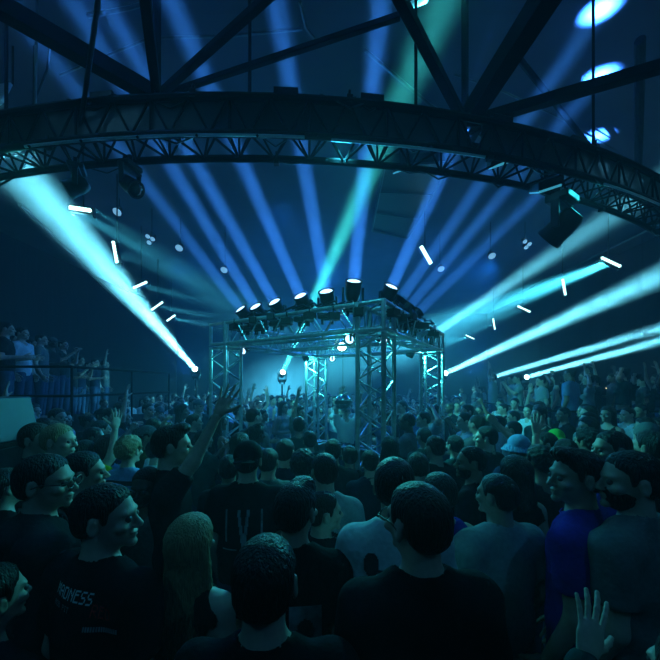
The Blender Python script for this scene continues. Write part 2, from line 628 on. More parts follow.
# hanging black raft beyond the ring
c4 = [PZ(385, 164, 5.6), PZ(452, 161, 5.6), PZ(408, 238, 5.6), PZ(372, 230, 5.6)]
raft = empty('ceiling_raft', sum(c4, Vector())/4, 'dark rectangular raft hung under the roof beyond the ring truss', 'ceiling raft')
cc = [p-raft.location for p in c4]
V = [tuple(p) for p in cc]+[tuple(p+Vector((0, 0, .16))) for p in cc]
MB().add(V, [(0, 1, 2, 3), (7, 6, 5, 4), (0, 4, 5, 1), (1, 5, 6, 2), (2, 6, 7, 3), (3, 7, 4, 0)]).build('panel', mat('raft_board', (.012, .014, .02), .5, 0, .3, 5, .1), raft, bevel=.01)
fr = MB()
for i in range(4):
    fr.tube(cc[i]+Vector((0, 0, -.02)), cc[(i+1) % 4]+Vector((0, 0, -.02)), .018, 6)
for t_ in (.33, .66):
    fr.tube(cc[0].lerp(cc[3], t_)+Vector((0, 0, -.02)), cc[1].lerp(cc[2], t_)+Vector((0, 0, -.02)), .012, 6)
fr.build('frame', M_ALUD, raft)
for i in range(4):
    MB().tube(cc[i]+Vector((0, 0, .15)), cc[i]+Vector((0, 0, CEIL-5.6)), .008, 5).build('suspension_wire', M_ALUD, raft)

# small pale ceiling plates / lamps
for (px_, py_, z, sx, sy, lb) in ((400, 171, 5.3, .20, .10, 'small pale rectangular lamp below the raft beyond the ring'),
                                  (499, 165, 4.15, .16, .07, 'small pale rectangular lamp on the right half of the ring truss'),
                                  (417, 3, 5.85, .22, .14, 'small pale rectangular lamp at the top edge of the roof'),
                                  (545, 189, 4.0, .20, .18, 'square pale lamp beside the large dark moving light')):
    p = PZ(px_, py_, z)
    e = empty('flood_lamp', p, lb, 'lamp', 'small flood lamps')
    R = Matrix.Rotation(.5, 3, 'X') @ Matrix.Rotation(-.3, 3, 'Y')
    MB().box((0, 0, .05), (sx+.03, sy+.03, .08), R).tube((0, 0, .08), (0, 0, min(.3, CEIL-z)), .012).build('housing', M_BLACK, e, bevel=.006)
    MB().box((0, -.0, -.0), (sx, sy, .02), R).build('diffuser', mat('pale_diffuser', (.5, .6, .7), .4, emit=(.04, .3, .42), est=.9), e)

# roof pipes
PIPES = [([(60, 75), (150, 38), (230, 36), (302, 29)], 5.95, .014, 'thin curved roof pipe above the left roof joint'),
         ([(88, 16), (130, 8), (146, 3)], 5.9, .02, 'short pale roof pipe near the upper left'),
         ([(365, 50), (430, 105), (520, 160), (600, 210)], 6.0, .02, 'thin roof pipe crossing behind the right roof beams'),
         ([(455, 75), (500, 90), (560, 118), (615, 150)], 6.0, .012, 'thin roof cable near the right ceiling light pools'),
         ([(300, 2), (306, 28), (316, 40)], 5.9, .016, 'short bent roof pipe at the top middle')]
for pts, z, r, lb in PIPES:
    tag(MB().path([PZ(x, y, z) for x, y in pts], r, 8).build('roof_pipe', M_ALUD, smooth=True), lb, 'pipe', 'pipes under the roof')
# upper-left hanging tubes and cables
for pts, r, m, lb in (
        ([P(101, -20, 2.2), P(92, 45, 2.4), P(80, 128, 2.68)], .017, M_ALUD, 'taped steel tube hanging down to the ring truss at upper left'),
        ([P(38, -20, 3.0), P(36, 60, 3.0), P(35, 105, 3.1), P(24, 152, 3.2)], .012, M_ALUD, 'bent cable pipe hanging at the far left by the lit panel'),
        ([P(52, 30, 3.2), P(47, 70, 3.2), P(28, 118, 3.3)], .010, M_BLACK, 'short black cable slanting beside the bent cable pipe')):
    tag(MB().path(pts, r, 8).build('hanging_tube', m, smooth=True), lb, 'tube', 'hanging tubes')

# lit white panels at the left edge
for (c4, lb) in (([P(-22, 182, 3.7), P(20, 172, 3.7), P(34, 155, 3.9), P(-16, 168, 3.9)], 'white sloping panel lit by the big cyan beam at left edge'),
                 ([P(-30, 128, 3.7), P(4, 103, 3.7), P(13, 85, 3.9), P(-30, 92, 3.9)], 'upper white sloping panel at the left edge')):
    o = sum(c4, Vector())/4
    cc = [p-o for p in c4]
    n_ = (cc[1]-cc[0]).cross(cc[3]-cc[0]).normalized()*.03
    e = empty('reflector_panel', o, lb, 'panel', 'white panels at the left edge')
    MB().add([tuple(p) for p in cc]+[tuple(p+n_) for p in cc], [(0, 3, 2, 1), (4, 5, 6, 7), (0, 1, 5, 4), (1, 2, 6, 5), (2, 3, 7, 6), (3, 0, 4, 7)]).build('board', M_PANEL, e)
    up = MB()
    for p in cc[2:]:
        up.tube(p, Vector((p.x, p.y, CEIL-o.z)), .012, 6)
    up.build('hanger', M_BLACK, e)

# long lighting pipe along the left wall with small lamps
tag(MB().tube(P(20, 205, 5.2), P(152, 332, 15.2), .03).build('lighting_pipe', M_ALUD), 'long pipe running away high along the left wall', 'pipe')
tag(MB().tube(P(700, 205, 6.2), P(505, 300, 13.5), .03).build('lighting_pipe', M_ALUD), 'long pipe running away high along the right wall', 'pipe')


# ================================================================== light fixtures
def moving_head(base, target, label, group, s=1.0, lens=M_LENS_B, hang=False, name='moving_light', lensdist=None):
    """base box, yoke and a round head aimed at the target; local origin is the head's pivot"""
    e = empty(name, base, label, 'stage light', group)
    d = (Vector(target)-Vector(base)).normalized()
    R = d.to_track_quat('Z', 'Y').to_matrix()
    M4 = R.to_4x4()
    sg = 1 if hang else -1
    az = math.atan2(d.y, d.x)
    Rz = Matrix.Rotation(az, 3, 'Z')
    # head pivot at origin
    MB().lathe([(.0, -.15*s), (.075*s, -.15*s), (.10*s, -.11*s), (.112*s, -.02*s), (.118*s, .10*s), (.125*s, .12*s), (.125*s, .15*s), (.105*s, .15*s), (.10*s, .135*s), (0, .135*s)], M4, 24).build('head', M_PLASTIC, e, smooth=True)
    MB().lathe([(0, .136*s), (.098*s, .136*s), (.085*s, .146*s), (.04*s, .152*s), (0, .153*s)], M4, 24).build('lens', lens, e, smooth=True)
    y = MB()
    for q in (-1, 1):
        y.box(Rz @ Vector((0, q*.145*s, sg*.085*s)), (.07*s, .028*s, .26*s), Rz)
    y.box(Rz @ Vector((0, 0, sg*.215*s)), (.09*s, .32*s, .035*s), Rz)
    y.build('yoke', M_PLASTIC, e, bevel=.006*s)
    MB().box(Rz @ Vector((0, 0, sg*.26*s)), (.20*s, .26*s, .07*s), Rz).build('base', M_PLASTIC, e, bevel=.012*s)
    c = MB()
    for q in (-1, 1):
        c.box(Rz @ Vector((0, q*.08*s, sg*.325*s)), (.05*s, .04*s, .09*s), Rz)
    c.box(Rz @ Vector((0, 0, sg*.30*s)), (.03*s, .18*s, .02*s), Rz)
    c.build('clamp', M_BLACK, e)
    return e


sides = {'L': ['leftmost', 'second from the left', 'third from the left', 'fourth from the left', 'fifth from the left'], 'R': []}
bl_labels = ['leftmost moving light on the cage top, aimed up left', 'second moving light from the left on the cage top', 'third moving light from the left on the cage top',
             'moving light above the middle of the cage front beam, fourth from left', 'moving light with a bright lens left of the nearest tower top',
             'biggest moving light on the cage top over the nearest tower, aimed straight up', 'first moving light on the right cage beam, beside the nearest tower',
             'second moving light along the right cage beam', 'third moving light along the right cage beam', 'farthest blue moving light along the right cage beam']
for (a, b), lb in zip(beam_ends, bl_labels):
    d = (b-a).normalized()
    moving_head(a-d*.155*.8, b, lb, 'moving lights on top of the cage', .8)
a, b = cyan_ends[2]
moving_head(a-(b-a).normalized()*.155*.8, b, 'moving light on the right tower top with a cyan beam', 'moving lights on top of the cage', .8, M_LENS_C)
far_l = ['far light at the tip of the big left cyan beam', 'far light seen through the cage beside the far tower', None, 'far light behind the right tower with a cyan beam',
         'far light at the tip of the upper right thin cyan beam', 'far light at the tip of the lowest right thin cyan beam']
for (a, b), lb in zip(cyan_ends, far_l):
    if lb:
        d = (b-a).normalized()
        e = moving_head(a-d*.155*.8, b, lb, 'far lights behind the crowd', .8, M_LENS_C)
        zb = a.z-.335*.8
        MB().tube((0, 0, -.29), (0, 0, -(a.z-d.z*.155)+.02), .025, 8).lathe([(.0, -a.z+.0), (.22, -a.z+.0), (.22, -a.z+.04), (0, -a.z+.04)], None, 16).build('stand', M_BLACK, e)

# small wash lamps hanging inside the cage
wl = ['small wash lamp under the cage beam left of the nearest tower', 'small wash lamp under the cage beam right of the nearest tower',
      'small wash lamp under the cage beam behind the left tower', 'small wash lamp under the cage beam by the right tower',
      'small wash lamp under the far cage corner aimed at the back crowd', 'small wash lamp under the far cage corner aimed into the cage']
for (q, t), lb in zip(WASH, wl):
    d = (t-q).normalized()
    e = empty('wash_lamp', q-d*.06, lb, 'stage light', 'wash lamps under the cage beams')
    M4 = d.to_track_quat('Z', 'Y').to_matrix().to_4x4()
    MB().lathe([(0, -.10), (.05, -.10), (.065, -.06), (.07, .03), (.06, .03), (.055, .02), (0, .02)], M4, 16).build('housing', M_PLASTIC, e, smooth=True)
    MB().lathe([(0, .021), (.052, .021), (0, .03)], M4, 16).build('lens', M_LENS_B, e)
    MB().box((0, 0, .07), (.03, .17, .02)).box((0, .08, .02), (.03, .012, .12)).box((0, -.08, .02), (.03, .012, .12)).build('bracket', M_BLACK, e)
# lamp hanging inside the cage (dark head with bright lens) and the round lamp below it
moving_head(P(342, 345, 5.4), P(335, 420, 3.2), 'dark lamp with a bright lens hanging inside the cage', 'lamps hanging inside the cage', .7, M_LENS_C, True)
sp = P(343, 402, 6.0)
e = empty('round_lamp', sp, 'round lamp with pale shining bands hanging inside the cage by far tower', 'lamp')
pr = [(math.sin(pi*i/16)*.15, -math.cos(pi*i/16)*.15) for i in range(17)]
MB().lathe(pr, None, 24).build('globe', mat('mirror_globe', (.35, .4, .42), .25, .9, 0, 20, 0), e, smooth=True)
MB().lathe([(.151, -.03), (.156, -.03), (.156, .03), (.151, .03)], None, 24).build('band', M_BLACK, e)
MB().tube((0, 0, .14), (0, 0, CT-.31-sp.z), .006, 6).build('cord', M_BLACK, e)

# clutter of clamps, cables and small dark boxes on the cage beams
for A, U, lb in ((CF, UL, 'black cable bundle draped along the left front cage beam'), (CF, UR, 'black cable bundle draped along the right front cage beam')):
    mb = MB()
    for k in range(26):
        t0 = random.uniform(.05, 2.2)
        t1 = t0+random.uniform(.12, .35)
        o_ = random.choice((-.14, .14, 0))
        W = UR if U is UL else UL
        z = CT+random.uniform(.03, .05)
        dz = random.uniform(.02, .11)
        a = A+U*t0+W*o_
        b = A+U*t1+W*(o_+random.uniform(-.04, .04))
        mb.path([(a.x, a.y, z), ((a.x*2+b.x)/3, (a.y*2+b.y)/3, z-dz*.5+.02), ((a.x+b.x)/2, (a.y+b.y)/2, z-dz*.2+.04), (b.x, b.y, z)], random.uniform(.008, .016), 6)
    tag(mb.build('cable_bundle', M_PLASTIC, smooth=True), lb, 'cables')
k = 0
for A, U, L_, lab in ((CF, UL, 2.2, 'left front'), (CF, UR, 2.2, 'right front')):
    for i in range(7):
        t0 = .1+L_*i/7+random.uniform(0, .08)
        p = A+U*t0+(UR if U is UL else UL)*(-.16)
        e = tag(MB().box((0, 0, 0), (.13, .10, .09), Matrix.Rotation(random.uniform(0, 3), 3, 'Z')).tube((0, 0, .04), (0, 0, .12), .015, 6).build('power_box', M_PLASTIC, bevel=.01),
                'small black power box hung outside the %s cage beam' % lab, 'power box', 'power boxes on the %s cage beam' % lab)
        e.location = (p.x, p.y, CT-.08+random.uniform(-.05, .06))

# LED bars
bl = ['horizontal row of bright LEDs at upper left', 'upright LED bar below the upper left LED row', 'first slanted LED bar of three on the left side',
      'second slanted LED bar of three on the left side', 'third and smallest slanted LED bar on the left side', 'brightest long LED bar on the right side',
      'upright LED bar on the right side below the brightest bar', 'middle slanted LED bar on the right side', 'upright small LED bar on the right side', 'farthest small LED bar on the right side']
for (px_, py_, z, yw, sl, tg, pw), lb in zip(BARS, bl):
    a = PZ(px_, py_, z)
    ln = {80: .31, 115: .42, 140: .38, 157: .46, 171: .38, 611: .44, 564: .42, 524: .46, 494: .46, 470: .5}[px_]
    e = empty('led_bar', a, lb, 'LED bar', 'LED bars hung along the hall sides')
    e.rotation_euler = (0, math.radians(sl), 0)
    MB().box((0, .045, 0), (ln+.05, .07, .09)).box((-ln/2, .07, 0), (.02, .06, .14)).box((ln/2, .07, 0), (.02, .06, .14)).build('housing', M_BLACK, e, bevel=.006)
    n = 7
    for i in range(n):
        x = -ln/2+ln*(i+.5)/n
        MB().lathe([(0, 0), (.026, 0), (.026, .02), (0, .03)], Matrix.Translation((x, .01, 0)) @ Matrix.Rotation(pi/2, 4, 'X'), 10).build('emitter', M_LED, e)
    iv = Matrix.Rotation(math.radians(sl), 3, 'Y').inverted()
    MB().tube(iv @ Vector((0, .06, 0)), iv @ Vector((0, .06, CEIL-a.z+.01)), .012, 6).build('drop_pole', M_BLACK, e)

# unlit moving lights hanging from the ring truss
for (ang_, dz_, tgt_, lb, sz) in ((.325, -.72, (-.5, .75, -.65), 'large dark moving light hanging from the right part of the ring truss', 1.05),
                                  (-.085, -.55, (1, -.3, -.8), 'small dark moving light hanging from the left part of the ring truss', .6),
                                  (-.135, -.52, (-1, -.5, -.8), 'dark moving light hanging at the far left of the ring truss', .6)):
    p = ring(ang_, -.1, dz_)
    e = moving_head(p, p+Vector(tgt_), lb, 'unlit moving lights on the ring truss', sz, M_GLASS, True)
    if dz_*KR+.37*sz < -.2*KR:
        MB().tube((0, 0, .30*sz), (0, 0, (-.2-dz_)*KR), .022, 8).build('drop_arm', M_BLACK, e)
# black speaker-like pods standing on the ring
for i, (a, lb) in enumerate(((-.10, 'left'), (.05, 'middle left'), (.12, 'middle'), (.24, 'middle right'), (.33, 'right'))):
    e = tag(MB().box((0, 0, 0), (.2, .15, .12), Matrix.Rotation(a, 3, 'Z')).tube((-.07, 0, -.08), (-.07, 0, .09), .015).tube((.07, 0, -.08), (.07, 0, .09), .015).build('dimmer_box', M_BLACK, bevel=.01),
            'black dimmer box strapped on the %s of the ring truss' % lb, 'dimmer box', 'dimmer boxes on the ring truss')
    e.location = ring(a, 0, .33)
# white light pieces floating in the photo: small reflectors high in the hall
for (px_, py_, d, lb) in ((117, 212, 7.0, 'pale flat lamp face high at left, beside the LED row'), (150, 239, 7.4, 'pale clustered lamp faces high at left'), (179, 248, 7.8, 'pale round lamp face high at left, rightmost of three'),
                          (224, 270, 8.2, 'pale lamp face left of the cage top lights'), (492, 256, 8.0, 'pale round lamp face high right of the cage'), (441, 269, 8.6, 'small pale round lamp face near the cage right lights'),
                          (527, 244, 8.0, 'pale clustered lamp faces high at right'), (426, 255, 7.0, 'short bright slanted LED strip right above the cage')):
    p = P(px_, py_, d)
    e = empty('hanging_lamp', p, lb, 'lamp', 'pale lamps hung high in the hall')
    mf = mat('pale_lamp_face', (.7, .8, .95), .4, emit=(.2, .5, .8), est=.8)
    if 'strip' in lb:
        R = Matrix.Rotation(math.radians(60), 3, 'Y')
        MB().box((0, 0, 0), (.42, .03, .06), R).build('face', M_LED, e)
        MB().box((0, .04, 0), (.46, .05, .09), R).build('housing', M_BLACK, e)
    else:
        fc = MB()
        cl_ = [(-.05, .06), (.06, 0), (-.02, -.08)] if 'clustered' in lb else [(0, 0)]
        r = .05 if 'clustered' in lb else .085
        for x, z in cl_:
            fc.lathe([(0, 0), (r, 0), (r*.9, .015), (0, .03)], Matrix.Translation((x, 0, z)) @ Matrix.Rotation(pi/2+.9, 4, 'X'), 14)
        fc.build('face', mf, e, smooth=True)
        hb = MB()
        for x, z in cl_:
            hb.lathe([(0, 0), (r*1.1, 0), (r*.7, .14), (0, .16)], Matrix.Translation((x, .02, z)) @ Matrix.Rotation(-pi/2+.9, 4, 'X'), 14)
        hb.build('housing', M_BLACK, e, smooth=True)
    MB().tube((0, .08, .05), (0, .08, CEIL-p.z), .01, 6).build('drop_pole', M_BLACK, e)

# ================================================================== people: signed-distance figures turned into meshes
def rc_(G, a, b, r1, r2, ys=1.):
    X, Y, Z = G
    ax, ay, az = a
    bx, by, bz = b
    ux, uy, uz = bx-ax, (by-ay)/ys, bz-az
    L = ux*ux+uy*uy+uz*uz
    px, py, pz = X-ax, (Y-ay)/ys, Z-az
    t = np.clip((px*ux+py*uy+pz*uz)/L, 0, 1)
    return (np.sqrt((px-t*ux)**2+(py-t*uy)**2+(pz-t*uz)**2)-(r1+(r2-r1)*t))*(min(1, ys)*.5+.5)


def ell_(G, c, r):
    X, Y, Z = G
    a, b, d = (X-c[0]), (Y-c[1]), (Z-c[2])
    k0 = np.sqrt((a/r[0])**2+(b/r[1])**2+(d/r[2])**2)
    k1 = np.sqrt((a/r[0]**2)**2+(b/r[1]**2)**2+(d/r[2]**2)**2)+1e-6
    return k0*(k0-1)/k1


def smin(a, b, k):
    h = np.clip(.5+.5*(b-a)/k, 0, 1)
    return b+(a-b)*h-k*h*(1-h)


def smax(a, b, k):
    return -smin(-a, -b, k)


def nets(F, xs, ys, zs):
    """surface nets over a rectilinear grid -> vertices, quads"""
    nx, ny, nz = F.shape
    S_ = F < 0
    c = np.zeros((nx-1, ny-1, nz-1), np.int8)
    for i in (0, 1):
        for j in (0, 1):
            for k in (0, 1):
                c += S_[i:nx-1+i, j:ny-1+j, k:nz-1+k]
    act = (c > 0) & (c < 8)
    I, J, K = np.nonzero(act)
    idx = -np.ones(act.shape, np.int64)
    idx[I, J, K] = np.arange(len(I))
    acc = np.zeros((len(I), 3))
    cnt = np.zeros(len(I))
    for ax in range(3):
        for p in (0, 1):
            for q in (0, 1):
                o0 = [0, 0, 0]
                oth = [a for a in range(3) if a != ax]
                o0[oth[0]] = p
                o0[oth[1]] = q
                o1 = list(o0)
                o1[ax] = 1
                f0 = F[I+o0[0], J+o0[1], K+o0[2]]
                f1 = F[I+o1[0], J+o1[1], K+o1[2]]
                m = (f0 < 0) != (f1 < 0)
                t = np.where(m, f0/(f0-f1+1e-20), 0)
                p0 = np.stack([xs[I+o0[0]], ys[J+o0[1]], zs[K+o0[2]]], 1)
                p1 = np.stack([xs[I+o1[0]], ys[J+o1[1]], zs[K+o1[2]]], 1)
                acc += (p0+(p1-p0)*t[:, None])*m[:, None]
                cnt += m
    V = acc/np.maximum(cnt, 1)[:, None]
    Q = []
    for ax in range(3):
        a, b = [(1, 2), (2, 0), (0, 1)][ax]
        sl0 = [slice(None)]*3
        sl1 = [slice(None)]*3
        sl0[ax] = slice(0, F.shape[ax]-1)
        sl1[ax] = slice(1, F.shape[ax])
        s0, s1 = S_[tuple(sl0)], S_[tuple(sl1)]
        m = s0 != s1
        # interior only
        lim = [slice(None)]*3
        i, j, k = np.nonzero(m)
        co = [i, j, k]
        ok = (co[a] > 0) & (co[a] < F.shape[a]-1) & (co[b] > 0) & (co[b] < F.shape[b]-1)
        co = [q[ok] for q in co]
        ins = s0[tuple(co)]
        def g(da, db):
            d = [co[0].copy(), co[1].copy(), co[2].copy()]
            d[a] -= da
            d[b] -= db
            return idx[d[0], d[1], d[2]]
        q = np.stack([g(1, 1), g(0, 1), g(0, 0), g(1, 0)], 1)
        q[~ins] = q[~ins][:, ::-1]
        Q.append(q)
    return V, np.concatenate(Q)


def axis(lo, hi, flo, fhi, hf, hc):
    flo, fhi = max(lo, flo), min(hi, fhi)
    parts = []
    if flo > lo:
        parts.append(np.linspace(lo, flo, max(2, int((flo-lo)/hc)+1))[:-1])
    parts.append(np.linspace(flo, fhi, max(2, int((fhi-flo)/hf)+1)))
    if hi > fhi:
        parts.append(np.linspace(fhi, hi, max(2, int((hi-fhi)/hc)+1))[1:])
    return np.concatenate(parts)


def np_mesh(name, V, Q, extra=None, mats=()):
    """mesh from arrays; extra = list of (V, Q, material index)"""
    Vs = [V]
    Qs = [Q]
    mi = [np.zeros(len(Q), np.int32)]
    n = len(V)
    for v, q, k in (extra or []):
        Vs.append(v)
        Qs.append(q+n)
        mi.append(np.full(len(q), k, np.int32))
        n += len(v)
    V = np.concatenate(Vs).astype(np.float32)
    Q = np.concatenate(Qs).astype(np.int32)
    mi = np.concatenate(mi)
    me = bpy.data.meshes.new(name)
    me.vertices.add(len(V))
    me.vertices.foreach_set('co', V.ravel())
    me.loops.add(Q.size)
    me.loops.foreach_set('vertex_index', Q.ravel())
    me.polygons.add(len(Q))
    me.polygons.foreach_set('loop_start', np.arange(0, Q.size, 4, dtype=np.int32))
    me.polygons.foreach_set('loop_total', np.full(len(Q), 4, np.int32))
    for m in mats:
        me.materials.append(m)
    me.polygons.foreach_set('material_index', mi)
    me.polygons.foreach_set('use_smooth', np.ones(len(Q), bool))
    me.update(calc_edges=True)
    return me


def sdf_mesh(fn, box, h, fine=None, hf=None):
    ax = []
    for i in range(3):
        lo, hi = box[i]
        if fine:
            ax.append(axis(lo, hi, fine[i][0], fine[i][1], hf, h))
        else:
            ax.append(np.linspace(lo, hi, max(3, int((hi-lo)/h)+1)))
    xs, ys, zs = [a.astype(np.float32) for a in ax]
    G = (xs[:, None, None], ys[None, :, None], zs[None, None, :])
    F = np.broadcast_to(fn(G), (len(xs), len(ys), len(zs)))
    return nets(np.ascontiguousarray(F), xs, ys, zs)


# ---- hands: right hand, wrist at origin, fingers along +z, palm facing +y, thumb towards -x
def hand_fn(kind):
    # finger: root x, root z, lengths of three bones, radius
    FG = [(-.030, .088, (.042, .026, .021), .0088), (-.010, .093, (.046, .030, .022), .0092), (.011, .090, (.043, .028, .021), .0088), (.030, .081, (.033, .021, .019), .0078)]
    spread = {'open': .16, 'relaxed': .03, 'point': 0, 'fist': 0}[kind]
    curl = {'open': [(.10, .12, .1)]*4, 'relaxed': [(.35, .5, .35)]*4, 'point': [(.02, .02, .02)]+[(1.35, 1.6, 1.0)]*3, 'fist': [(1.35, 1.6, 1.0)]*4}[kind]

    def fn(G):
        d = rc_(G, (0, 0, -.03), (0, 0, .01), .026, .027, .75)
        d = smin(d, ell_(G, (-.002, .0, .052), (.043, .0165, .052)), .02)
        d = smin(d, ell_(G, (-.026, .008, .03), (.018, .016, .034)), .012)
        for i, (x, z, L, r) in enumerate(FG):
            sp = (i-1.4)*spread
            p = np.array([x, 0., z-.012])
            th = 0
            for j in range(3):
                th += curl[i][j]
                dr = np.array([math.sin(sp)*math.cos(th), math.sin(th), math.cos(sp)*math.cos(th)])
                l_ = L[j]+(.012 if j == 0 else 0)
                q = p+dr*l_
                d = smin(d, rc_(G, tuple(p), tuple(q), r*(1-.08*j), r*(.93-.09*j)), .004 if j or i else .006)
                p = q
        tp = [np.array([-.028, .006, .018])]
        if kind in ('open', 'relaxed'):
            o_ = .95 if kind == 'open' else .55
            for l_, aa in ((.045, o_), (.032, o_-.1), (.026, o_-.25)):
                tp.append(tp[-1]+np.array([-math.sin(aa)*l_, .012, math.cos(aa)*l_]))
        else:
            tp += [np.array([-.040, .020, .050]), np.array([-.022, .036, .070]), np.array([0., .04, .075])]
        for j in range(3):
            d = smin(d, rc_(G, tuple(tp[j]), tuple(tp[j+1]), .0125-.0015*j, .0112-.0015*j), .006)
        return d
    return fn


HANDS = {}


def hand_mesh(kind, coarse):
    if (kind, coarse) not in HANDS:
        HANDS[(kind, coarse)] = sdf_mesh(hand_fn(kind), ((-.13, .10), (-.04, .085), (-.055, .215)), .0055 if coarse else .0034)
    return HANDS[(kind, coarse)]


def place_hand(kind, coarse, wrist, dirn, palm, right):
    V, Q = hand_mesh(kind, coarse)
    V = V.copy()
    Q = Q.copy()
    if not right:
        V[:, 0] *= -1
        Q = Q[:, ::-1]
    z = Vector(dirn).normalized()
    y = Vector(palm)
    y = (y-z*y.dot(z)).normalized()
    x = y.cross(z)
    M = np.array([x, y, z])   # rows are axes
    return V @ M+np.array(wrist), Q


def ball(c, r, n=8):
    V = []
    for i in range(n+1):
        a = pi*i/n
        for j in range(n*2):
            b = pi*j/n
            V.append((c[0]+r*math.sin(a)*math.cos(b), c[1]+r*math.sin(a)*math.sin(b), c[2]+r*math.cos(a)))
    Q = []
    m = n*2
    for i in range(n):
        for j in range(m):
            Q.append((i*m+j, (i+1)*m+j, (i+1)*m+(j+1) % m, i*m+(j+1) % m))
    return np.array(V), np.array(Q)


HC = np.array([0, .012, 1.665])    # head centre
NECKP = np.array([0, -.01, 1.56])  # turning point


class Fig:
    """one figure: facing +y, feet on z=0, 1.78 m tall before scaling"""

    def __init__(s, yaw=0, pitch=0, sex='m', build=1., arms=('down', 'down'), q='hero', seed=0):
        s.yaw, s.pitch, s.sex, s.b, s.q, s.seed = math.radians(yaw), math.radians(pitch), sex, build, q, seed
        s.sh = (.168 if sex == 'm' else .148)*(.6+.4*build)
        s.hf = {'hero': .0062, 'mid': .0085, 'far': .011}[q]
        s.hc = {'hero': .015, 'mid': .02, 'far': .024}[q]
        s.arm = []
        for side, a in zip((-1, 1), arms):
            S0 = np.array([side*s.sh, -.005, 1.428])
            hk, palm = 'relaxed', None
            if a == 'down':
                E_, W_ = np.array([side*(s.sh+.045), -.03, 1.16]), np.array([side*(s.sh+.03), .07, .93])
                palm = (-side, .1, 0)
            elif a == 'bent':
                E_, W_ = np.array([side*(s.sh+.05), -.03, 1.17]), np.array([side*.10, .24, 1.20])
                palm = (-side, 0, 0)
            elif a == 'phone':
                E_, W_ = np.array([side*(s.sh+.05), .14, 1.27]), np.array([side*.05, .30, 1.50])
                palm = (-side, .3, 0)
            elif a == 'cheer':
                E_, W_ = np.array([side*(s.sh+.14), .06, 1.66]), np.array([side*(s.sh+.10), .10, 1.90])
                hk, palm = 'open', (0, 1, 0)
            elif a == 'high':
                E_, W_ = np.array([side*(s.sh+.05), .05, 1.71]), np.array([side*(s.sh-.02), .07, 1.96])
                hk, palm = 'open', (0, 1, .1)
            elif a == 'head':
                E_, W_ = np.array([side*(s.sh+.20), .05, 1.58]), np.array([side*.09, .02, 1.74])
                hk, palm = 'relaxed', (-side, 0, 0)
            elif a == 'fist':
                E_, W_ = np.array([side*(s.sh+.12), .10, 1.60]), np.array([side*(s.sh+.06), .18, 1.84])
                hk, palm = 'fist', (-side, 0, 0)
            else:   # explicit: (elbow, wrist, hand kind, palm)
                E_, W_, hk, palm = np.array(a[0], float), np.array(a[1], float), a[2], a[3]
            s.arm.append((S0, E_, W_, hk, palm, side))
        xs = [abs(v[0]) for a in s.arm for v in a[:3]]
        s.w = max(xs)+.09
        s.wl = min([-.30]+[v[0]-.08 for a in s.arm for v in a[:3]])
        s.wr = max([.30]+[v[0]+.08 for a in s.arm for v in a[:3]])
        s.yf = max([.19]+[v[1]+.08 for a in s.arm for v in a[:3]])
        s.yb = min([-.22]+[v[1]-.08 for a in s.arm for v in a[:3]])
        s.zt = max([1.80]+[v[2]+.06 for a in s.arm for v in a[:3]])

    # head space ------------------------------------------------
    def H(s, G):
        X, Y, Z = G
        x, y, z = X-NECKP[0], Y-NECKP[1], Z-NECKP[2]
        c, n = math.cos(-s.yaw), math.sin(-s.yaw)
        x, y = x*c-y*n, x*n+y*c
        c, n = math.cos(-s.pitch), math.sin(-s.pitch)
        y, z = y*c-z*n, y*n+z*c
        o = NECKP-HC
        return (x+o[0], y+o[1], z+o[2])

    def to_world(s, p):
        """head space point -> figure space"""
        x, y, z = np.array(p)-(NECKP-HC)
        c, n = math.cos(s.pitch), math.sin(s.pitch)
        y, z = y*c-z*n, y*n+z*c
        c, n = math.cos(s.yaw), math.sin(s.yaw)
        x, y = x*c-y*n, x*n+y*c
        return np.array([x, y, z])+NECKP

    def torso(s, G, g=0.):
        b = s.b
        sh = s.sh
        if s.sex == 'm':
            d = rc_(G, (0, .0, 1.02), (0, .0, 1.32), (.142+g)*b, (.158+g)*b, .66)
            d = smin(d, rc_(G, (0, -.005, 1.30), (0, -.01, 1.40), (.152+g)*b, .12+g, .62), .05)
        else:
            d = rc_(G, (0, .0, 1.0), (0, .0, 1.14), (.142+g)*b, (.118+g)*b, .66)
            d = smin(d, rc_(G, (0, 0, 1.14), (0, -.005, 1.38), (.118+g)*b, (.125+g)*b, .66), .06)
            for q in (-1, 1):
                d = smin(d, ell_(G, (q*.065, .085, 1.30), (.06+g, .05+g, .055+g)), .03)
        d = smin(d, rc_(G, (-sh+.015, -.008, 1.415), (sh-.015, -.008, 1.415), .058+g, .058+g, .95), .05)
        for q in (-1, 1):
            d = smin(d, rc_(G, (q*(sh-.03), -.012, 1.432), (q*.02, -.02, 1.510), .045+g, .042+g), .04)
        return d

    def arms(s, G, d, g=0., part=1., cut=None, k=.03):
        for S0, E_, W_, hk, palm, side in s.arm:
            f = rc_(G, tuple(S0), tuple(E_), .054*s.b+g, .040+g)
            if part <= 1 and cut is not None:
                pass
            if part > 1:
                e = rc_(G, tuple(E_), tuple(W_), .042+g, .027+g)
                f = smin(f, e, .02)
            if cut is not None:
                X, Y, Z = G
                A, B = (S0, E_) if cut <= 1 else (E_, W_)
                cc = cut if cut <= 1 else cut-1
                u = (B-A)
                L = np.linalg.norm(u)
                u = u/L
                t = (X-A[0])*u[0]+(Y-A[1])*u[1]+(Z-A[2])*u[2]-L*cc
                if cut <= 1:
                    f = smax(f, t, .006)
                else:
                    # only near the forearm end
                    f = smax(f, t, .006)
            d = smin(d, f, k)
        return d

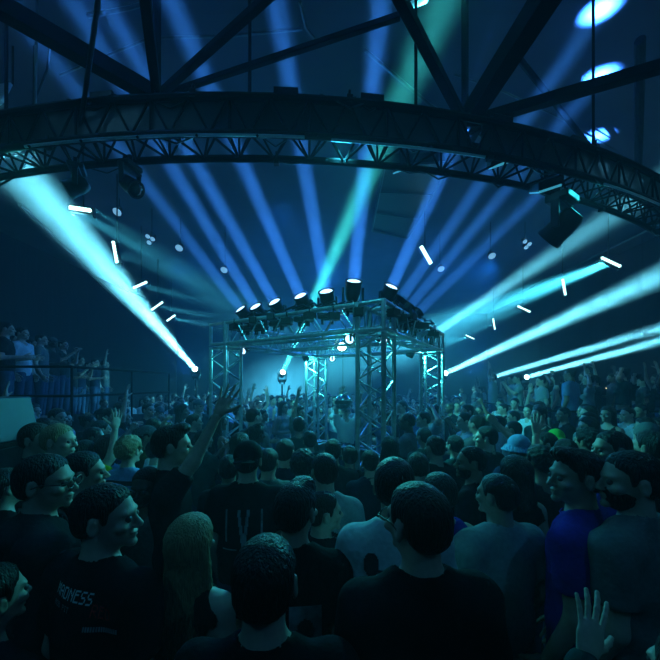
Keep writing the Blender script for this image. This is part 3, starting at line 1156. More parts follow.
    def body(s):
        def fn(G):
            d = s.torso(G)
            d = s.arms(G, d, part=2)
            X, Y, Z = G
            d = smin(d, rc_(G, (0, -.022, 1.46), (0, -.012, 1.60), .058 if s.sex == 'm' else .049, .054 if s.sex == 'm' else .046), .03)
            d = smin(d, rc_(G, (0, 0, .95), (0, 0, 1.02), .150*s.b, .142*s.b, .68), .05)
            for q in (-1, 1):
                d = smin(d, rc_(G, (q*.085, 0, .90), (q*.095, .01, .50), .088*s.b, .055), .03)
                d = smin(d, rc_(G, (q*.095, .01, .50), (q*.10, -.02, .08), .054, .036), .02)
                d = smin(d, rc_(G, (q*.10, -.03, .045), (q*.115, .13, .03), .038, .028), .02)
            h = s.H(G)
            e = ell_(h, (0, -.012, .030), (.0745, .096, .085))
            e = smin(e, ell_(h, (0, .022, -.045), (.054 if s.sex == 'm' else .050, .066, .066)), .035)
            e = smin(e, ell_(h, (0, .074, .024), (.052, .018, .012)), .02)
            e = smin(e, rc_(h, (0, .084, .012), (0, .108, -.026), .008, .0125), .010)
            e = smin(e, ell_(h, (0, .082, -.092), (.022, .016, .016)), .02)
            for q in (-1, 1):
                e = smax(e, -ell_(h, (q*.031, .099, .002), (.019, .018, .012)), .012)
                e = smin(e, ell_(h, (q*.045, .068, -.022), (.022, .018, .016)), .02)
                e = smin(e, ell_(h, (q*.012, .098, -.032), (.009, .010, .008)), .006)
                er = ell_(h, (q*.080, -.012, -.006), (.009, .019, .032))
                er = smax(er, -ell_(h, (q*.090, -.006, -.002), (.008, .010, .018)), .004)
                e = smin(e, er, .008)
            e = smin(e, ell_(h, (0, .088, -.054), (.023, .012, .006)), .004)
            e = smin(e, ell_(h, (0, .086, -.066), (.020, .012, .007)), .004)
            return smin(d, e, .022)
        c = s.to_world((0, 0, 0))
        fine = ((c[0]-.10, c[0]+.10), (c[1]-.13, c[1]+.13), (1.53, 1.79))
        V, Q = sdf_mesh(fn, ((s.wl, s.wr), (s.yb, s.yf), (-.01, s.zt)), s.hc, fine, s.hf)
        ex = []
        for S0, E_, W_, hk, palm, side in s.arm:
            dd = W_-E_
            v, q = place_hand(hk, s.q != 'hero', W_+dd/np.linalg.norm(dd)*.012, dd, palm, side > 0)
            ex.append((v, q, 0))
        for q in (-1, 1):
            v, f = ball(s.to_world((q*.031, .0805, .002)), .0125, 6)
            ex.append((v, f, 1))
        return V, Q, ex

    def hair(s, style):
        rn = np.random.RandomState(s.seed+11)
        p1, p2, p3 = rn.uniform(0, 6, 3)
        amp = {'short': .0022, 'crop': .0012, 'curly': .0085, 'long': .004, 'bun': .003, 'quiff': .004, 'cap': 0, 'bob': .004, 'balding': .001}.get(style, .003)
        th = {'short': .0095, 'crop': .005, 'curly': .024, 'long': .016, 'bun': .010, 'quiff': .010, 'bob': .018, 'balding': .003}.get(style, .012)

        def fn(G):
            x, y, z = s.H(G)
            h = (x, y, z)
            d = ell_(h, (0, -.014, .032), (.0755+th, .097+th, .086+th))
            d = smin(d, ell_(h, (0, -.055, -.018), (.060+th*.6, .046+th*.5, .055)), .03)
            if style == 'quiff':
                d = smin(d, ell_(h, (0, .055, .105), (.055, .045, .032)), .03)
            yk = [-.15, -.075, -.042, -.032, .004, .010, .024, .032, .052, .070, .09]
            zk = [-.085, -.078, -.062, .018, .020, -.018, -.015, .030, .046, .070, .078]
            if style in ('crop', 'balding'):
                zk = [-.06, -.052, -.045, .022, .024, -.005, .0, .036, .056, .078, .088]
            if style == 'balding':
                zk = [min(q, .02) for q in zk]
            cutz = np.interp(y, yk, zk).astype(np.float32)
            if style == 'balding':
                d = np.maximum(d, z-.07)
            d = d+(th+.004)*(1-np.clip((z-cutz)/(.05 if style not in ('crop', 'balding') else .03), 0, 1))**1.5*(.85 if style not in ('long', 'bob') else .2)
            d = smax(d, cutz-z+.004*np.sin(x*210+p1)+.003*np.sin(x*97+y*120+p2), .004)
            if style in ('long', 'bob'):
                zb = -.34 if style == 'long' else -.13
                e = rc_(h, (0, -.045, .02), (0, -.085, zb), .078, .085, .62)
                e = smin(e, rc_(h, (-.06, -.02, .02), (-.085, -.03, zb*.9), .03, .038), .03)
                e = smin(e, rc_(h, (.06, -.02, .02), (.085, -.03, zb*.9), .03, .038), .03)
                e = smax(e, y-.035+np.maximum(-z-.1, 0)*.2, .01)
                d = smin(d, e, .02)
            if style == 'bun':
                d = smin(d, ell_(h, (0, -.10, .085), (.036, .036, .034)), .01)
            if style == 'curly':
                n = np.sin(x*95+p1+np.sin(z*60))*np.sin(y*90+p2+np.sin(x*50))*np.sin(z*100+p3)
            else:
                ang_ = np.arctan2(x, y+.02+1e-6)
                n = .5*np.sin(ang_*19+p1+4*np.sin(z*38+p2))*np.sin(z*55+p2)+.5*np.sin(ang_*37+p3+z*60)*np.sin(x*60+z*45+p1)
            return d+n*amp
        lo = -.42 if style == 'long' else (-.2 if style == 'bob' else -.12)
        c = s.to_world((0, 0, 0))
        cb = s.to_world((0, -.05, lo))
        bx = ((c[0]-.16, c[0]+.16), (min(c[1], cb[1])-.19, max(c[1], cb[1])+.16), (min(c[2]+lo, cb[2])-.05, c[2]+.17))
        return sdf_mesh(fn, bx, {'hero': .0055, 'mid': .0085, 'far': .012}[s.q])

    def hat(s, style):
        def fn(G):
            h = s.H(G)
            x, y, z = h
            d = ell_(h, (0, -.012, .038), (.090, .110, .094))
            d = smax(d, .022-z, .006)
            d = smax(d, -(ell_(h, (0, -.012, .03), (.082, .102, .086))), .003)
            if style == 'cap':
                v = ell_(h, (0, .12, .035), (.068, .085, .05))
                v = smax(v, np.abs(z-.040+((y-.12)*.15)+x*x*3)-.005, .003)
                v = smax(v, .07-y, .004)
                d = smin(d, v, .004)
            if style == 'capback':
                v = ell_(h, (0, -.13, .03), (.066, .075, .05))
                v = smax(v, np.abs(z-.030+x*x*3)-.005, .003)
                d = smin(d, v, .004)
            if style == 'bucket':
                r = np.sqrt(x*x+(y+.012)**2)
                z0 = .03-(r-.09)*.75
                v = np.maximum(np.abs(z-z0)-.005, r-.150)
                v = np.maximum(v, .078-r)
                d = smin(d, v, .006)
            return d
        c = s.to_world((0, 0, 0))
        bx = ((c[0]-.22, c[0]+.22), (c[1]-.24, c[1]+.24), (c[2]-.10, c[2]+.17))
        return sdf_mesh(fn, bx, {'hero': .0045, 'mid': .007, 'far': .01}[s.q])

    def beard(s):
        def fn(G):
            h = s.H(G)
            x, y, z = h
            d = ell_(h, (0, .022, -.047), (.059, .072, .073))
            d = smax(d, z+.022-np.abs(x)*.5, .006)
            d = smax(d, -(y-.0), .006)
            d = smax(d, -ell_(h, (0, .10, -.058), (.022, .03, .012)), .004)
            return d+.0015*np.sin(x*300)*np.sin(z*280)
        c = s.to_world((0, 0, 0))
        bx = ((c[0]-.13, c[0]+.13), (c[1]-.15, c[1]+.15), (c[2]-.15, c[2]+.05))
        return sdf_mesh(fn, bx, {'hero': .0055, 'mid': .0085, 'far': .012}[s.q])

    def glasses(s):
        mb = MB()
        for q in (-1, 1):
            pts = [s.to_world((q*(.031+.024*math.cos(a)), .106, .000+.018*math.sin(a))) for a in np.linspace(0, 2*pi, 17)]
            mb.path(pts, .0022, 6)
            mb.path([s.to_world((q*.055, .106, .004)), s.to_world((q*.076, .090, .008)), s.to_world((q*.082, .02, .010)), s.to_world((q*.083, -.02, -.004))], .0024, 6)
        mb.path([s.to_world((-.008, .107, .004)), s.to_world((0, .112, .007)), s.to_world((.008, .107, .004))], .002, 6)
        return mb

    def shirt(s, kind):
        rn = np.random.RandomState(s.seed+3)
        p = rn.uniform(0, 6, 6)
        g = {'tee': .013, 'tank': .009, 'hoodie': .022, 'jacket': .022, 'long': .013, 'crop': .01}.get(kind, .013)

        def fn(G):
            X, Y, Z = G
            d = s.torso(G, g)
            d = smin(d, rc_(G, (0, 0, .93), (0, 0, 1.1), (.148+g)*s.b, (.142+g)*s.b, .70), .05)
            if kind in ('tee', 'crop'):
                d = s.arms(G, d, g+.010, part=1, cut=.68)
            elif kind in ('hoodie', 'jacket', 'long'):
                for S0, E_, W_, hk, palm, side in s.arm:
                    f = rc_(G, tuple(S0), tuple(E_), .054*s.b+g, .042+g)
                    W2 = E_+(W_-E_)*.93
                    f = smin(f, rc_(G, tuple(E_), tuple(W2), .043+g, .030+g*.8), .02)
                    d = smin(d, f, .03)
            if kind == 'tank':
                for q in (-1, 1):
                    d = smax(d, -rc_(G, (q*(s.sh+.005), 0, 1.36), (q*(s.sh+.03), 0, 1.50), .062, .07), .008)
            if kind in ('hoodie',):
                d = smin(d, ell_(G, (0, -.085, 1.475), (.115, .062, .062)), .02)
            # folds
            n = np.sin(Z*22+p[0]+3*np.sin(X*7+p[1]))*np.sin(X*15+p[2]+2*np.sin(Z*9+p[3]))+.6*np.sin(Z*38+X*30+p[4]+2*np.sin(Y*16+p[5]))
            d = d+n*.0042
            # neck opening, hem
            nr = .066 if kind != 'tank' else .085
            d = smax(d, -rc_(G, (0, .012, 1.50), (0, -.02, 1.70), nr, nr+.01), .005)
            if kind in ('hoodie', 'jacket', 'tee', 'long'):
                d = smax(d, -rc_(G, (0, .075, 1.475), (0, -.02, 1.60), .03, .06), .008)
            # collar rib
            X2, Y2, Z2 = X, Y+.006, Z-(1.525-.25*(Y+.02))
            tor = np.sqrt((np.sqrt(X2**2+Y2**2)-(nr+.004))**2+Z2**2)-.006
            if kind in ('tee', 'long', 'hoodie'):
                d = smin(d, tor, .006)
            hem = .86 if kind != 'crop' else 1.06
            d = smax(d, hem+.012*math.sin(p[0])-Z, .008)
            return d
        hk = {'hero': .0105, 'mid': .016, 'far': .022}[s.q]
        zb = .80
        return sdf_mesh(fn, ((s.wl-.02, s.wr+.02), (s.yb-.02, s.yf+.02), (zb, s.zt+.02 if s.zt > 1.81 else 1.64)), hk)

    def trousers(s, shorts=False):
        def fn(G):
            X, Y, Z = G
            d = rc_(G, (0, 0, .93), (0, 0, 1.0), .160*s.b, .152*s.b, .70)
            for q in (-1, 1):
                e = rc_(G, (q*.085, 0, .90), (q*.095, .01, .50), .098*s.b, .070)
                e = smin(e, rc_(G, (q*.095, .01, .50), (q*.10, -.02, .08), .070, .056), .02)
                d = smin(d, e, .02)
            d = d+.004*np.sin(Z*34+X*20)*np.sin(X*30+Y*20)
            d = smax(d, (.50 if shorts else .075)-Z, .006)
            d = smax(d, Z-1.04, .006)
            return d
        return sdf_mesh(fn, ((-.27, .27), (-.17, .17), (.04, 1.08)), {'hero': .022, 'mid': .022, 'far': .026}[s.q])

    def shoe(s, q):
        def fn(G):
            X, Y, Z = G
            d = rc_(G, (q*.10, -.04, .05), (q*.116, .14, .038), .050, .040)
            d = smin(d, rc_(G, (q*.10, -.03, .06), (q*.10, -.025, .11), .046, .044), .02)
            return np.maximum(d, -Z+.001)
        return sdf_mesh(fn, ((min(q*.10, q*.116)-.07, max(q*.1, q*.116)+.07), (-.11, .20), (-.015, .15)), .013)


def child(name, me, parent, m=None, label=None):
    o = bpy.data.objects.new(name, me)
    COL.objects.link(o)
    if m is not None:
        if len(me.materials):
            me.materials[0] = m
        else:
            me.materials.append(m)
    o.parent = parent
    if label:
        o['label'] = label
    return o


def make_person(yaw=0, pitch=0, sex='m', build=1., arms=('down', 'down'), q='hero', seed=0, hair='short', hc='black', hat=None, hatc=None,
                shirt='tee', sc='black', skin=0, beard=False, glasses=False, trous='denim', shoes=True, shorts=False):
    f = Fig(yaw, pitch, sex, build, arms, q, seed)
    e = empty('person', (0, 0, 0))
    V, Q, ex = f.body()
    child('body', np_mesh('body', V, Q, ex, [SKINS[skin], M_EYE]), e)
    if hair:
        child('hair', np_mesh('hair', *f.hair(hair)), e, HAIR[hc])
    if hat:
        child({'cap': 'cap', 'capback': 'cap', 'bucket': 'bucket_hat'}[hat], np_mesh('hat', *f.hat(hat)), e, FB[hatc or 'black'])
    if beard:
        child('beard', np_mesh('beard', *f.beard()), e, HAIR[hc])
    if glasses:
        child('glasses', f.glasses().mesh('glasses'), e, M_PLASTIC)
    child({'tee': 'shirt', 'tank': 'tank_top', 'hoodie': 'hoodie', 'jacket': 'jacket', 'long': 'sweater', 'crop': 'shirt'}[shirt], np_mesh('shirt', *f.shirt(shirt)), e, FB[sc])
    child('shorts' if shorts else 'trousers', np_mesh('trousers', *f.trousers(shorts)), e, FB[trous])
    if shoes:
        for s_ in (-1, 1):
            child('shoe', np_mesh('shoe', *f.shoe(s_)), e, M_SHOE)
    e['fig'] = 0
    del e['fig']
    return e, f


def print_on(person, shapes, m, name='print', side=-1, off=.004, label=None):
    """project flat 2-D geometry (x, z in figure space) onto the shirt's back (side -1) or front (+1)"""
    sh = [c for c in person.children if c.name.split('.')[0] in ('shirt', 'hoodie', 'tank_top', 'jacket', 'sweater')][0]
    me = sh.data
    bvh = BVHTree.FromPolygons([v.co for v in me.vertices], [tuple(p.vertices) for p in me.polygons])
    V, F = shapes
    out_v = []
    for x, z in V:
        hit = bvh.ray_cast(Vector((x, side*1.0, z)), Vector((0, -side, 0)))
        p = hit[0] if hit[0] is not None else Vector((x, side*.1, z))
        out_v.append((p.x, p.y+side*off, p.z))
    if side < 0:
        pass
    me2 = bpy.data.meshes.new(name)
    me2.from_pydata(out_v, [], F)
    me2.validate()
    me2.update()
    o = bpy.data.objects.new(name, me2)
    COL.objects.link(o)
    me2.materials.append(m)
    o.parent = sh
    if label:
        o['label'] = label
    return o


def grid_shape(inside, x0, x1, z0, z1, n, m_):
    V = []
    idx = {}
    F = []
    for i in range(n+1):
        for j in range(m_+1):
            idx[(i, j)] = len(V)
            V.append((x0+(x1-x0)*i/n, z0+(z1-z0)*j/m_))
    for i in range(n):
        for j in range(m_):
            if inside((i+.5)/n, (j+.5)/m_):
                F.append((idx[(i, j)], idx[(i+1, j)], idx[(i+1, j+1)], idx[(i, j+1)]))
    return V, F


GLY = {'A': ['01110', '10001', '10001', '11111', '10001', '10001', '10001'], 'B': ['11110', '10001', '11110', '10001', '10001', '10001', '11110'],
       'D': ['11110', '10001', '10001', '10001', '10001', '10001', '11110'], 'E': ['11111', '10000', '11110', '10000', '10000', '10000', '11111'],
       'M': ['10001', '11011', '10101', '10101', '10001', '10001', '10001'], 'N': ['10001', '11001', '10101', '10011', '10001', '10001', '10001'],
       'R': ['11110', '10001', '10001', '11110', '10100', '10010', '10001'], 'S': ['01111', '10000', '10000', '01110', '00001', '00001', '11110'],
       'I': ['01110', '00100', '00100', '00100', '00100', '00100', '01110'], 'T': ['11111', '00100', '00100', '00100', '00100', '00100', '00100'],
       'O': ['01110', '10001', '10001', '10001', '10001', '10001', '01110'], 'P': ['11110', '10001', '10001', '11110', '10000', '10000', '10000'],
       'Q': ['01110', '10001', '10001', '10001', '10101', '10010', '01101'], 'F': ['11111', '10000', '11110', '10000', '10000', '10000', '10000'],
       'V': ['10001', '10001', '10001', '01010', '01010', '01010', '00100'], ' ': ['00000']*7}


def text_shape(txt, x0, z0, h, adv=None, tilt=0.):
    """blocky lettering, seen from behind the figure (so x runs to the viewer's right)"""
    V, F = [], []
    px = h/7
    x = x0
    for ch in txt:
        g = GLY[ch]
        for r in range(7):
            for c in range(5):
                if g[r][c] == '1':
                    a = len(V)
                    xx, zz = x+c*px*.82, z0+(6-r)*px+tilt*(x-x0)
                    V += [(xx, zz), (xx+px*.84, zz), (xx+px*.84, zz+px*1.02), (xx, zz+px*1.02)]
                    F.append((a, a+1, a+2, a+3))
        x += (adv or px*5.1)
    return V, F


def put(e, px, top, d, yaw, base=1.78, floor=0.):
    """stand a figure so that its head top is seen at pixel (px, top) at depth d"""
    z = EYE-(top-HZ)/330*d
    s = (z-floor)/base
    s_ = min(1.08, max(.86, s))
    e.location = ((px-330)/330*d, d, floor)
    e.scale = (s_, s_, s_)
    e.rotation_euler = (0, 0, math.radians(yaw))
    return s


def R_(x, y, z):
    return (x, y, z)


HEROES = [
    # px, top, depth, yaw, spec, label
    (265, 541, .84, 0, dict(hair='short', hc='black', sc='black', shirt='tee', skin=0, build=1.1), 'person seen from behind at the bottom, round dark hair and black top, nearest the camera'),
    (420, 486, 1.00, 6, dict(hair='short', hc='brown', sc='black', yaw=22, glasses=True, skin=0, build=1.05), 'person from behind with glasses and short hair, black t-shirt, large at the lower middle'),
    (394, 460, 1.38, -4, dict(hair='short', hc='black', sc='white', skin=1, build=1.0, yaw=-8), 'person from behind in a white t-shirt with a dark portrait print'),
    (325, 454, 1.95, 8, dict(hair='crop', hc='brown', sc='light grey', skin=0, yaw=10), 'person with cropped hair and light grey t-shirt with dark back pattern'),
    (295, 485, 1.34, -5, dict(hair='quiff', hc='black', sc='black', skin=1, yaw=-18), 'person from behind in black t-shirt with a pale square picture print'),
    (322, 493, 1.68, -35, dict(hair='short', hc='brown', sc='charcoal', skin=0, yaw=-35), 'person in dark top turned right, squeezed behind the square picture print shirt'),
    (248, 443, 2.05, 2, dict(hair='short', hc='black', sc='black', skin=0, hat='capback', build=1.12), 'person in a backwards cap and black t-shirt with pale V marks on the back'),
    (229, 456, 2.45, 10, dict(hair='short', hc='black', sc='charcoal', skin=1), 'person with dark hair between the raised-arm person and the backwards cap person'),
    (171, 427, 2.0, -68, dict(hair='quiff', hc='brown', sc='black', skin=0, arms=('down', ((.16, .12, 1.60), (.12, .25, 1.85), 'open', (.93, -.37, .1))), yaw=0), 'person in profile in black t-shirt reaching one arm high to the right'),
    (148, 467, 1.95, 172, dict(hair='crop', hc='black', sc='grey', shirt='jacket', skin=3, yaw=8, pitch=-8), 'dark-skinned person facing the camera in a grey open collar jacket'),
    (190, 518, 1.25, -12, dict(hair='long', hc='blond', sc='black', sex='f', shirt='tank', skin=0), 'person with long blond hair seen from behind'),
    (104, 486, 1.18, -22, dict(hair='short', hc='black', sc='black', skin=0, yaw=-58, build=1.15), 'person in black t-shirt with pale and red lettering across the back'),
    (44, 456, 1.42, -50, dict(hair='short', hc='black', sc='charcoal', shirt='hoodie', skin=0, yaw=-28, glasses=True, build=1.1), 'person with glasses in a dark hoodie looking right, at the left'),
    (82, 453, 1.80, -25, dict(hair='short', hc='black', sc='black', skin=0, yaw=-35), 'person with dark hair behind the lettered black t-shirt and the hoodie'),
    (472, 447, 2.25, 55, dict(hair='crop', hc='black', sc='black', skin=2, yaw=25, beard=True), 'bearded person with cropped hair looking left, right of middle'),
    (499, 475, 1.62, 12, dict(hair='crop', hc='black', sc='light grey', skin=1, yaw=20, build=1.1), 'person from behind with cropped hair and creased pale t-shirt, right of middle'),
    (577, 451, 1.48, 45, dict(hair='quiff', hc='black', sc='violet', shirt='tee', skin=1, yaw=42), 'person in a violet blue t-shirt looking left'),
    (632, 453, 1.36, 28, dict(hair='short', hc='black', sc='grey', skin=0, yaw=48, beard=True, build=1.15), 'bearded person in a grey t-shirt looking left at the right edge'),
    (612, 432, 2.15, 55, dict(hair='short', hc='black', sc='blue', shirt='long', skin=1, yaw=30), 'person in profile with blue sleeve behind the violet and grey t-shirts'),
    (516, 458, 2.00, 10, dict(hair='bob', hc='brown', sc='black', sex='f', shirt='tank', skin=0), 'person with chin-length brown hair and black tank top at right of middle'),
    (541, 448, 2.35, 12, dict(hair='curly', hc='black', sc='charcoal', shirt='tank', skin=2, sex='m'), 'person with curly black hair and bare shoulder in the right half'),
    (487, 427, 3.2, 30, dict(hair='short', hc='black', sc='charcoal', skin=0, yaw=30), 'person with tall dark hair left of the pale blue bucket hat'),
    (519, 436, 2.85, 5, dict(hair='short', hc='brown', hat='bucket', hatc='pale blue', sc='navy', skin=0), 'person wearing a pale blue bucket hat'),
    (546, 433, 3.1, 60, dict(hair='short', hc='black', sc='dark teal', skin=0, yaw=10, arms=(((-.05, .25, 1.66), (-.08, .45, 1.86), 'point', (1, 0, 0)), 'down')), 'person stretching one arm up left and pointing'),
    (556, 430, 3.5, 150, dict(hair='short', hc='black', hat='cap', hatc='green', sc='charcoal', skin=0), 'person wearing a bright green cap'),
    (588, 430, 2.9, 20, dict(hair='curly', hc='black', sc='black', skin=2), 'person with bushy black hair behind the violet t-shirt'),
    (648, 424, 2.7, 140, dict(hair='short', hc='black', hat='cap', hatc='grey', sc='dark teal', skin=0), 'person with a pale cap facing the camera near the right edge'),
    (652, 432, 2.3, 15, dict(hair='short', hc='black', sc='black', skin=1), 'person with dark hair below the pale cap at the right edge'),
    (350, 449, 3.05, 0, dict(hair='short', hc='black', sc='black', skin=0), 'person with dark hair just left of the nearest truss tower base'),
    (370, 451, 2.75, 10, dict(hair='short', hc='black', sc='navy', skin=0), 'person with dark hair in front of the nearest truss tower'),
    (418, 453, 2.35, -6, dict(hair='crop', hc='brown', sc='charcoal', skin=0), 'person with short cropped hair right of the nearest truss tower'),
    (440, 474, 1.72, 14, dict(hair='short', hc='black', sc='blue', shirt='tank', skin=0, yaw=10), 'person with dark hair and blue tank top behind the glasses wearer'),
    (333, 440, 2.9, -4, dict(hair='short', hc='black', sc='charcoal', skin=0), 'person with round dark hair in front of the far truss tower'),
    (310, 432, 3.6, 8, dict(hair='bun', hc='black', sc='dark teal', sex='f', skin=0), 'person with a hair bun near the foot of the far truss tower'),
    (285, 440, 2.75, -10, dict(hair='short', hc='brown', sc='navy', skin=0), 'person with short brown hair between backwards cap and far tower'),
    (268, 449, 2.45, 12, dict(hair='crop', hc='brown', sc='grey', skin=0, yaw=-20), 'person in grey top just right of the backwards cap'),
    (303, 452, 2.35, -8, dict(hair='curly', hc='brown', sc='charcoal', skin=1), 'person with curly brown hair beside the cropped-hair grey t-shirt person'),
    (36, 424, 2.45, -55, dict(hair='short', hc='brown', sc='dark teal', skin=0, yaw=-30), 'person with lit face looking right at the left edge, in the second rows'),
    (58, 425, 2.35, -70, dict(hair='short', hc='blond', sc='grey', skin=0, yaw=-15), 'person with bright lit face and fair hair near the left edge'),
    (84, 441, 2.8, -25, dict(hair='short', hc='black', sc='yellow', skin=0, arms=('down', ((.20, .12, 1.62), (.17, .18, 1.88), 'open', (-1, 0, 0)))), 'person in a yellow-green shirt with one hand raised at the left'),
    (109, 436, 2.9, -20, dict(hair='bob', hc='brown', sc='pale blue', sex='f', skin=0, yaw=-20), 'person with brown bobbed hair left of the fair curly head'),
    (129, 438, 2.65, -10, dict(hair='curly', hc='blond', sc='pale blue', sex='f', skin=0), 'person with fair curly hair and striped pale shirt'),
    (157, 440, 3.0, -40, dict(hair='short', hc='black', sc='white', skin=0, arms=(((-.22, .05, 1.60), (-.20, .12, 1.84), 'relaxed', (0, 1, 0)), 'down')), 'person in pale shirt with left forearm raised left of the reaching person'),
    (-12, 622, 1.02, -20, dict(hair='short', hc='black', sc='charcoal', skin=0), 'person cut off at the bottom left corner'),
    (5, 470, 1.9, -30, dict(hair='short', hc='black', sc='black', skin=0), 'person with dark hair cut by the left edge beside the hoodie wearer'),
    (390, 438, 3.2, 5, dict(hair='bob', hc='black', sc='charcoal', sex='f', skin=0), 'person with black bobbed hair just right of the nearest truss tower'),
    (455, 436, 3.3, 20, dict(hair='short', hc='black', sc='dark teal', skin=0), 'person with dark hair near the foot of the right truss tower'),
    (566, 440, 2.6, -5, dict(hair='short', hc='black', sc='charcoal', skin=0, arms=(((-.20, .10, 1.60), (-.16, .16, 1.80), 'open', (0, 1, 0)), 'down')), 'person in charcoal top with one hand lifted beside the curly head'),
]
hero_xy = []
for i, (px, top, d, yw, spec, lb) in enumerate(HEROES):
    q = 'hero' if d < 2.0 else 'mid'
    e, f = make_person(q=q, seed=i*7, shoes=True, **spec)
    s_ = put(e, px, top, d, yw)
    if not .86 < s_ < 1.08:
        print('SCALE', i, round(s_, 3), lb)
    tag(e, lb, 'person')
    hero_xy.append((e.location.x, e.location.y))
    if i == 2:
        def bust(u, v):
            a, b = (u-.5), (v-.72)
            head = (a/.19)**2+(b/.20)**2 < 1
            visor = (.5 < u < .82) and (.60 < v < .66)
            neck = abs(a) < .10 and .40 < v < .6
            tor = v < .46 and abs(a) < .20+.5*(.46-v) and abs(a) < .42
            return head or visor or neck or tor
        print_on(e, grid_shape(bust, -.18, -.02, 1.23, 1.455, 34, 46), M_PRINTD, label='dark portrait print')
    if i == 3:
        print_on(e, grid_shape(lambda u, v: (math.sin(u*19+v*5)*math.sin(v*23+u*4) > .12) and (u-.5)**2+(v-.5)**2 < .22, -.13, .13, 1.06, 1.36, 40, 44), M_PRINTD, label='dark blotchy print')
    if i == 4:
        print_on(e, grid_shape(lambda u, v: True, .0, .125, 1.17, 1.34, 10, 12), M_PRINTG, label='grey square picture')
        print_on(e, grid_shape(lambda u, v: (u-.5)**2*5+(v-.45)**2*5 < .4 or v < .2, 0.005, .12, 1.175, 1.335, 20, 24), M_PRINTD, off=.007, label='dark figure in the picture')
    if i == 6:
        def vm(u, v):
            return abs(abs(u-.5)-.11*v) < .035 or (abs(u-.09) < .02 and v > .2) or (abs(u-.91) < .02 and v > .2) or (v < .05 and (u < .35 or u > .65))
        print_on(e, grid_shape(vm, -.13, .13, 1.16, 1.40, 44, 30), M_PRINTG, label='pale V marks')
    if i == 11:
        print_on(e, text_shape('MADNESS', -.08, 1.435, .034, tilt=-.06), M_PRINT, label='pale lettering')
        print_on(e, text_shape('RED', .095, 1.395, .036, tilt=-.06), M_RED, label='red lettering')
        print_on(e, text_shape('MOSH PIT', -.08, 1.40, .018, adv=.0145, tilt=-.06) if 0 else text_shape('MOB PIT', -.08, 1.40, .018, tilt=-.06), M_PRINTG, label='small pale lettering')
        print_on(e, grid_shape(lambda u, v: (int(u*46) % 3) and v < .9, .08, .20, 1.355, 1.37, 46, 2), M_PRINTG, label='small pale lettering')
    if i == 41:
        print_on(e, grid_shape(lambda u, v: int(v*9) % 2 == 0, -.14, .14, 1.10, 1.44, 20, 27), M_PRINTD, label='dark stripes')

# bottom right: person below the frame with an open hand raised in front
e, f = make_person(q='hero', seed=91, hair='short', hc='black', sc='dark teal', shirt='jacket', skin=0,
                   arms=(((-.26, .10, 1.36), (-.13, .20, 1.58), 'open', (.15, 1, .1)), 'down'))
e.location = (.79, .70, 0)
e.scale = (.87, .87, .87)
e.rotation_euler = (0, 0, math.radians(0))
tag(e, 'person at the bottom right corner holding up an open hand', 'person')
hero_xy.append((.84, .70))

# ------------------------------------------------------------------ platforms, cases, rails
def platform(x0, x1, y0, y1, h, label):
    e = empty('platform', ((x0+x1)/2, (y0+y1)/2, 0), label, 'platform', 'raised platforms at the hall sides')
    MB().box((0, 0, h-.05), (x1-x0, y1-y0, .1)).build('deck', M_STEEL, e, bevel=.01)
    MB().box((0, 0, (h-.1)/2), (x1-x0-.06, y1-y0-.06, h-.1)).build('skirt', M_DRAPE, e)
    return e


platform(-8.3, -3.9, 5.0, 8.2, 1.38, 'high black platform with standing people along the left wall')
platform(-8.4, -6.0, 8.25, 12.0, 1.10, 'lower black platform farther back along the left wall')
platform(4.1, 8.5, 5.9, 9.6, .62, 'black platform with railing on the right side')
platform(5.2, 8.6, 9.65, 15.0, .30, 'low black platform far back on the right side')


def railing(pts, z0, label):
    o = Vector(pts[0])
    e = empty('railing', (o.x, o.y, z0), label, 'railing', 'railings of the platforms')
    for h in (1.0, .55):
        MB().path([Vector((p[0]-o.x, p[1]-o.y, h)) for p in pts], .02, 8).build('rail', M_STEEL, e)
    for a, b in zip(pts[:-1], pts[1:]):
        n = max(1, int((Vector(b)-Vector(a)).length/1.2))
        for k in range(n+1):
            p = Vector(a).lerp(Vector(b), k/n)
            MB().tube((p.x-o.x, p.y-o.y, 0), (p.x-o.x, p.y-o.y, 1.0), .018, 8).build('post', M_STEEL, e)


railing([(-6.6, 5.05), (-3.95, 5.05), (-3.95, 8.1)], 1.38, 'black railing around the high left platform')
railing([(8.4, 5.95), (4.15, 5.95), (4.15, 9.5)], .62, 'black railing around the right platform')

# left edge: case on a black barrier cabinet
c = P(4, 480, 2.75)
e = empty('barrier_cabinet', (c.x-.20, 2.75, 0), 'tall black cabinet at the left edge under the dim blue case', 'cabinet')
MB().box((0, 0, .80), (.62, .5, 1.60)).build('body', M_BLACK, e, bevel=.015)
MB().box((0, 0, 1.62), (.68, .56, .04)).build('top_board', M_STEEL, e, bevel=.006)
MB().box((0, -.255, .9), (.5, .01, 1.2)).build('front_panel', M_PLASTIC, e, bevel=.004)
zt = 1.64
o = e.location.copy()
e = empty('equipment_case', (o.x+.0, o.y, zt), 'dim blue slanted equipment case on the black cabinet at the left edge', 'case')
V = [(-.3, -.2, 0), (.33, -.2, 0), (.33, .2, 0), (-.3, .2, 0), (-.3, -.17, .36), (.27, -.17, .36), (.27, .17, .36), (-.3, .17, .36)]
MB().add(V, [(0, 3, 2, 1), (4, 5, 6, 7), (0, 1, 5, 4), (1, 2, 6, 5), (2, 3, 7, 6), (3, 0, 4, 7)]).build('body', mat('blue_laminate', (.012, .03, .06), .5, 0, .15, 9), e, bevel=.012)
MB().box((.30, -.19, .04), (.08, .05, .05)).box((.27, -.17, .34), (.06, .05, .05)).build('corner_guard', M_ALUD, e, bevel=.005)
MB().box((0, -.2, .18), (.16, .02, .03)).build('handle', M_ALUD, e, bevel=.004)

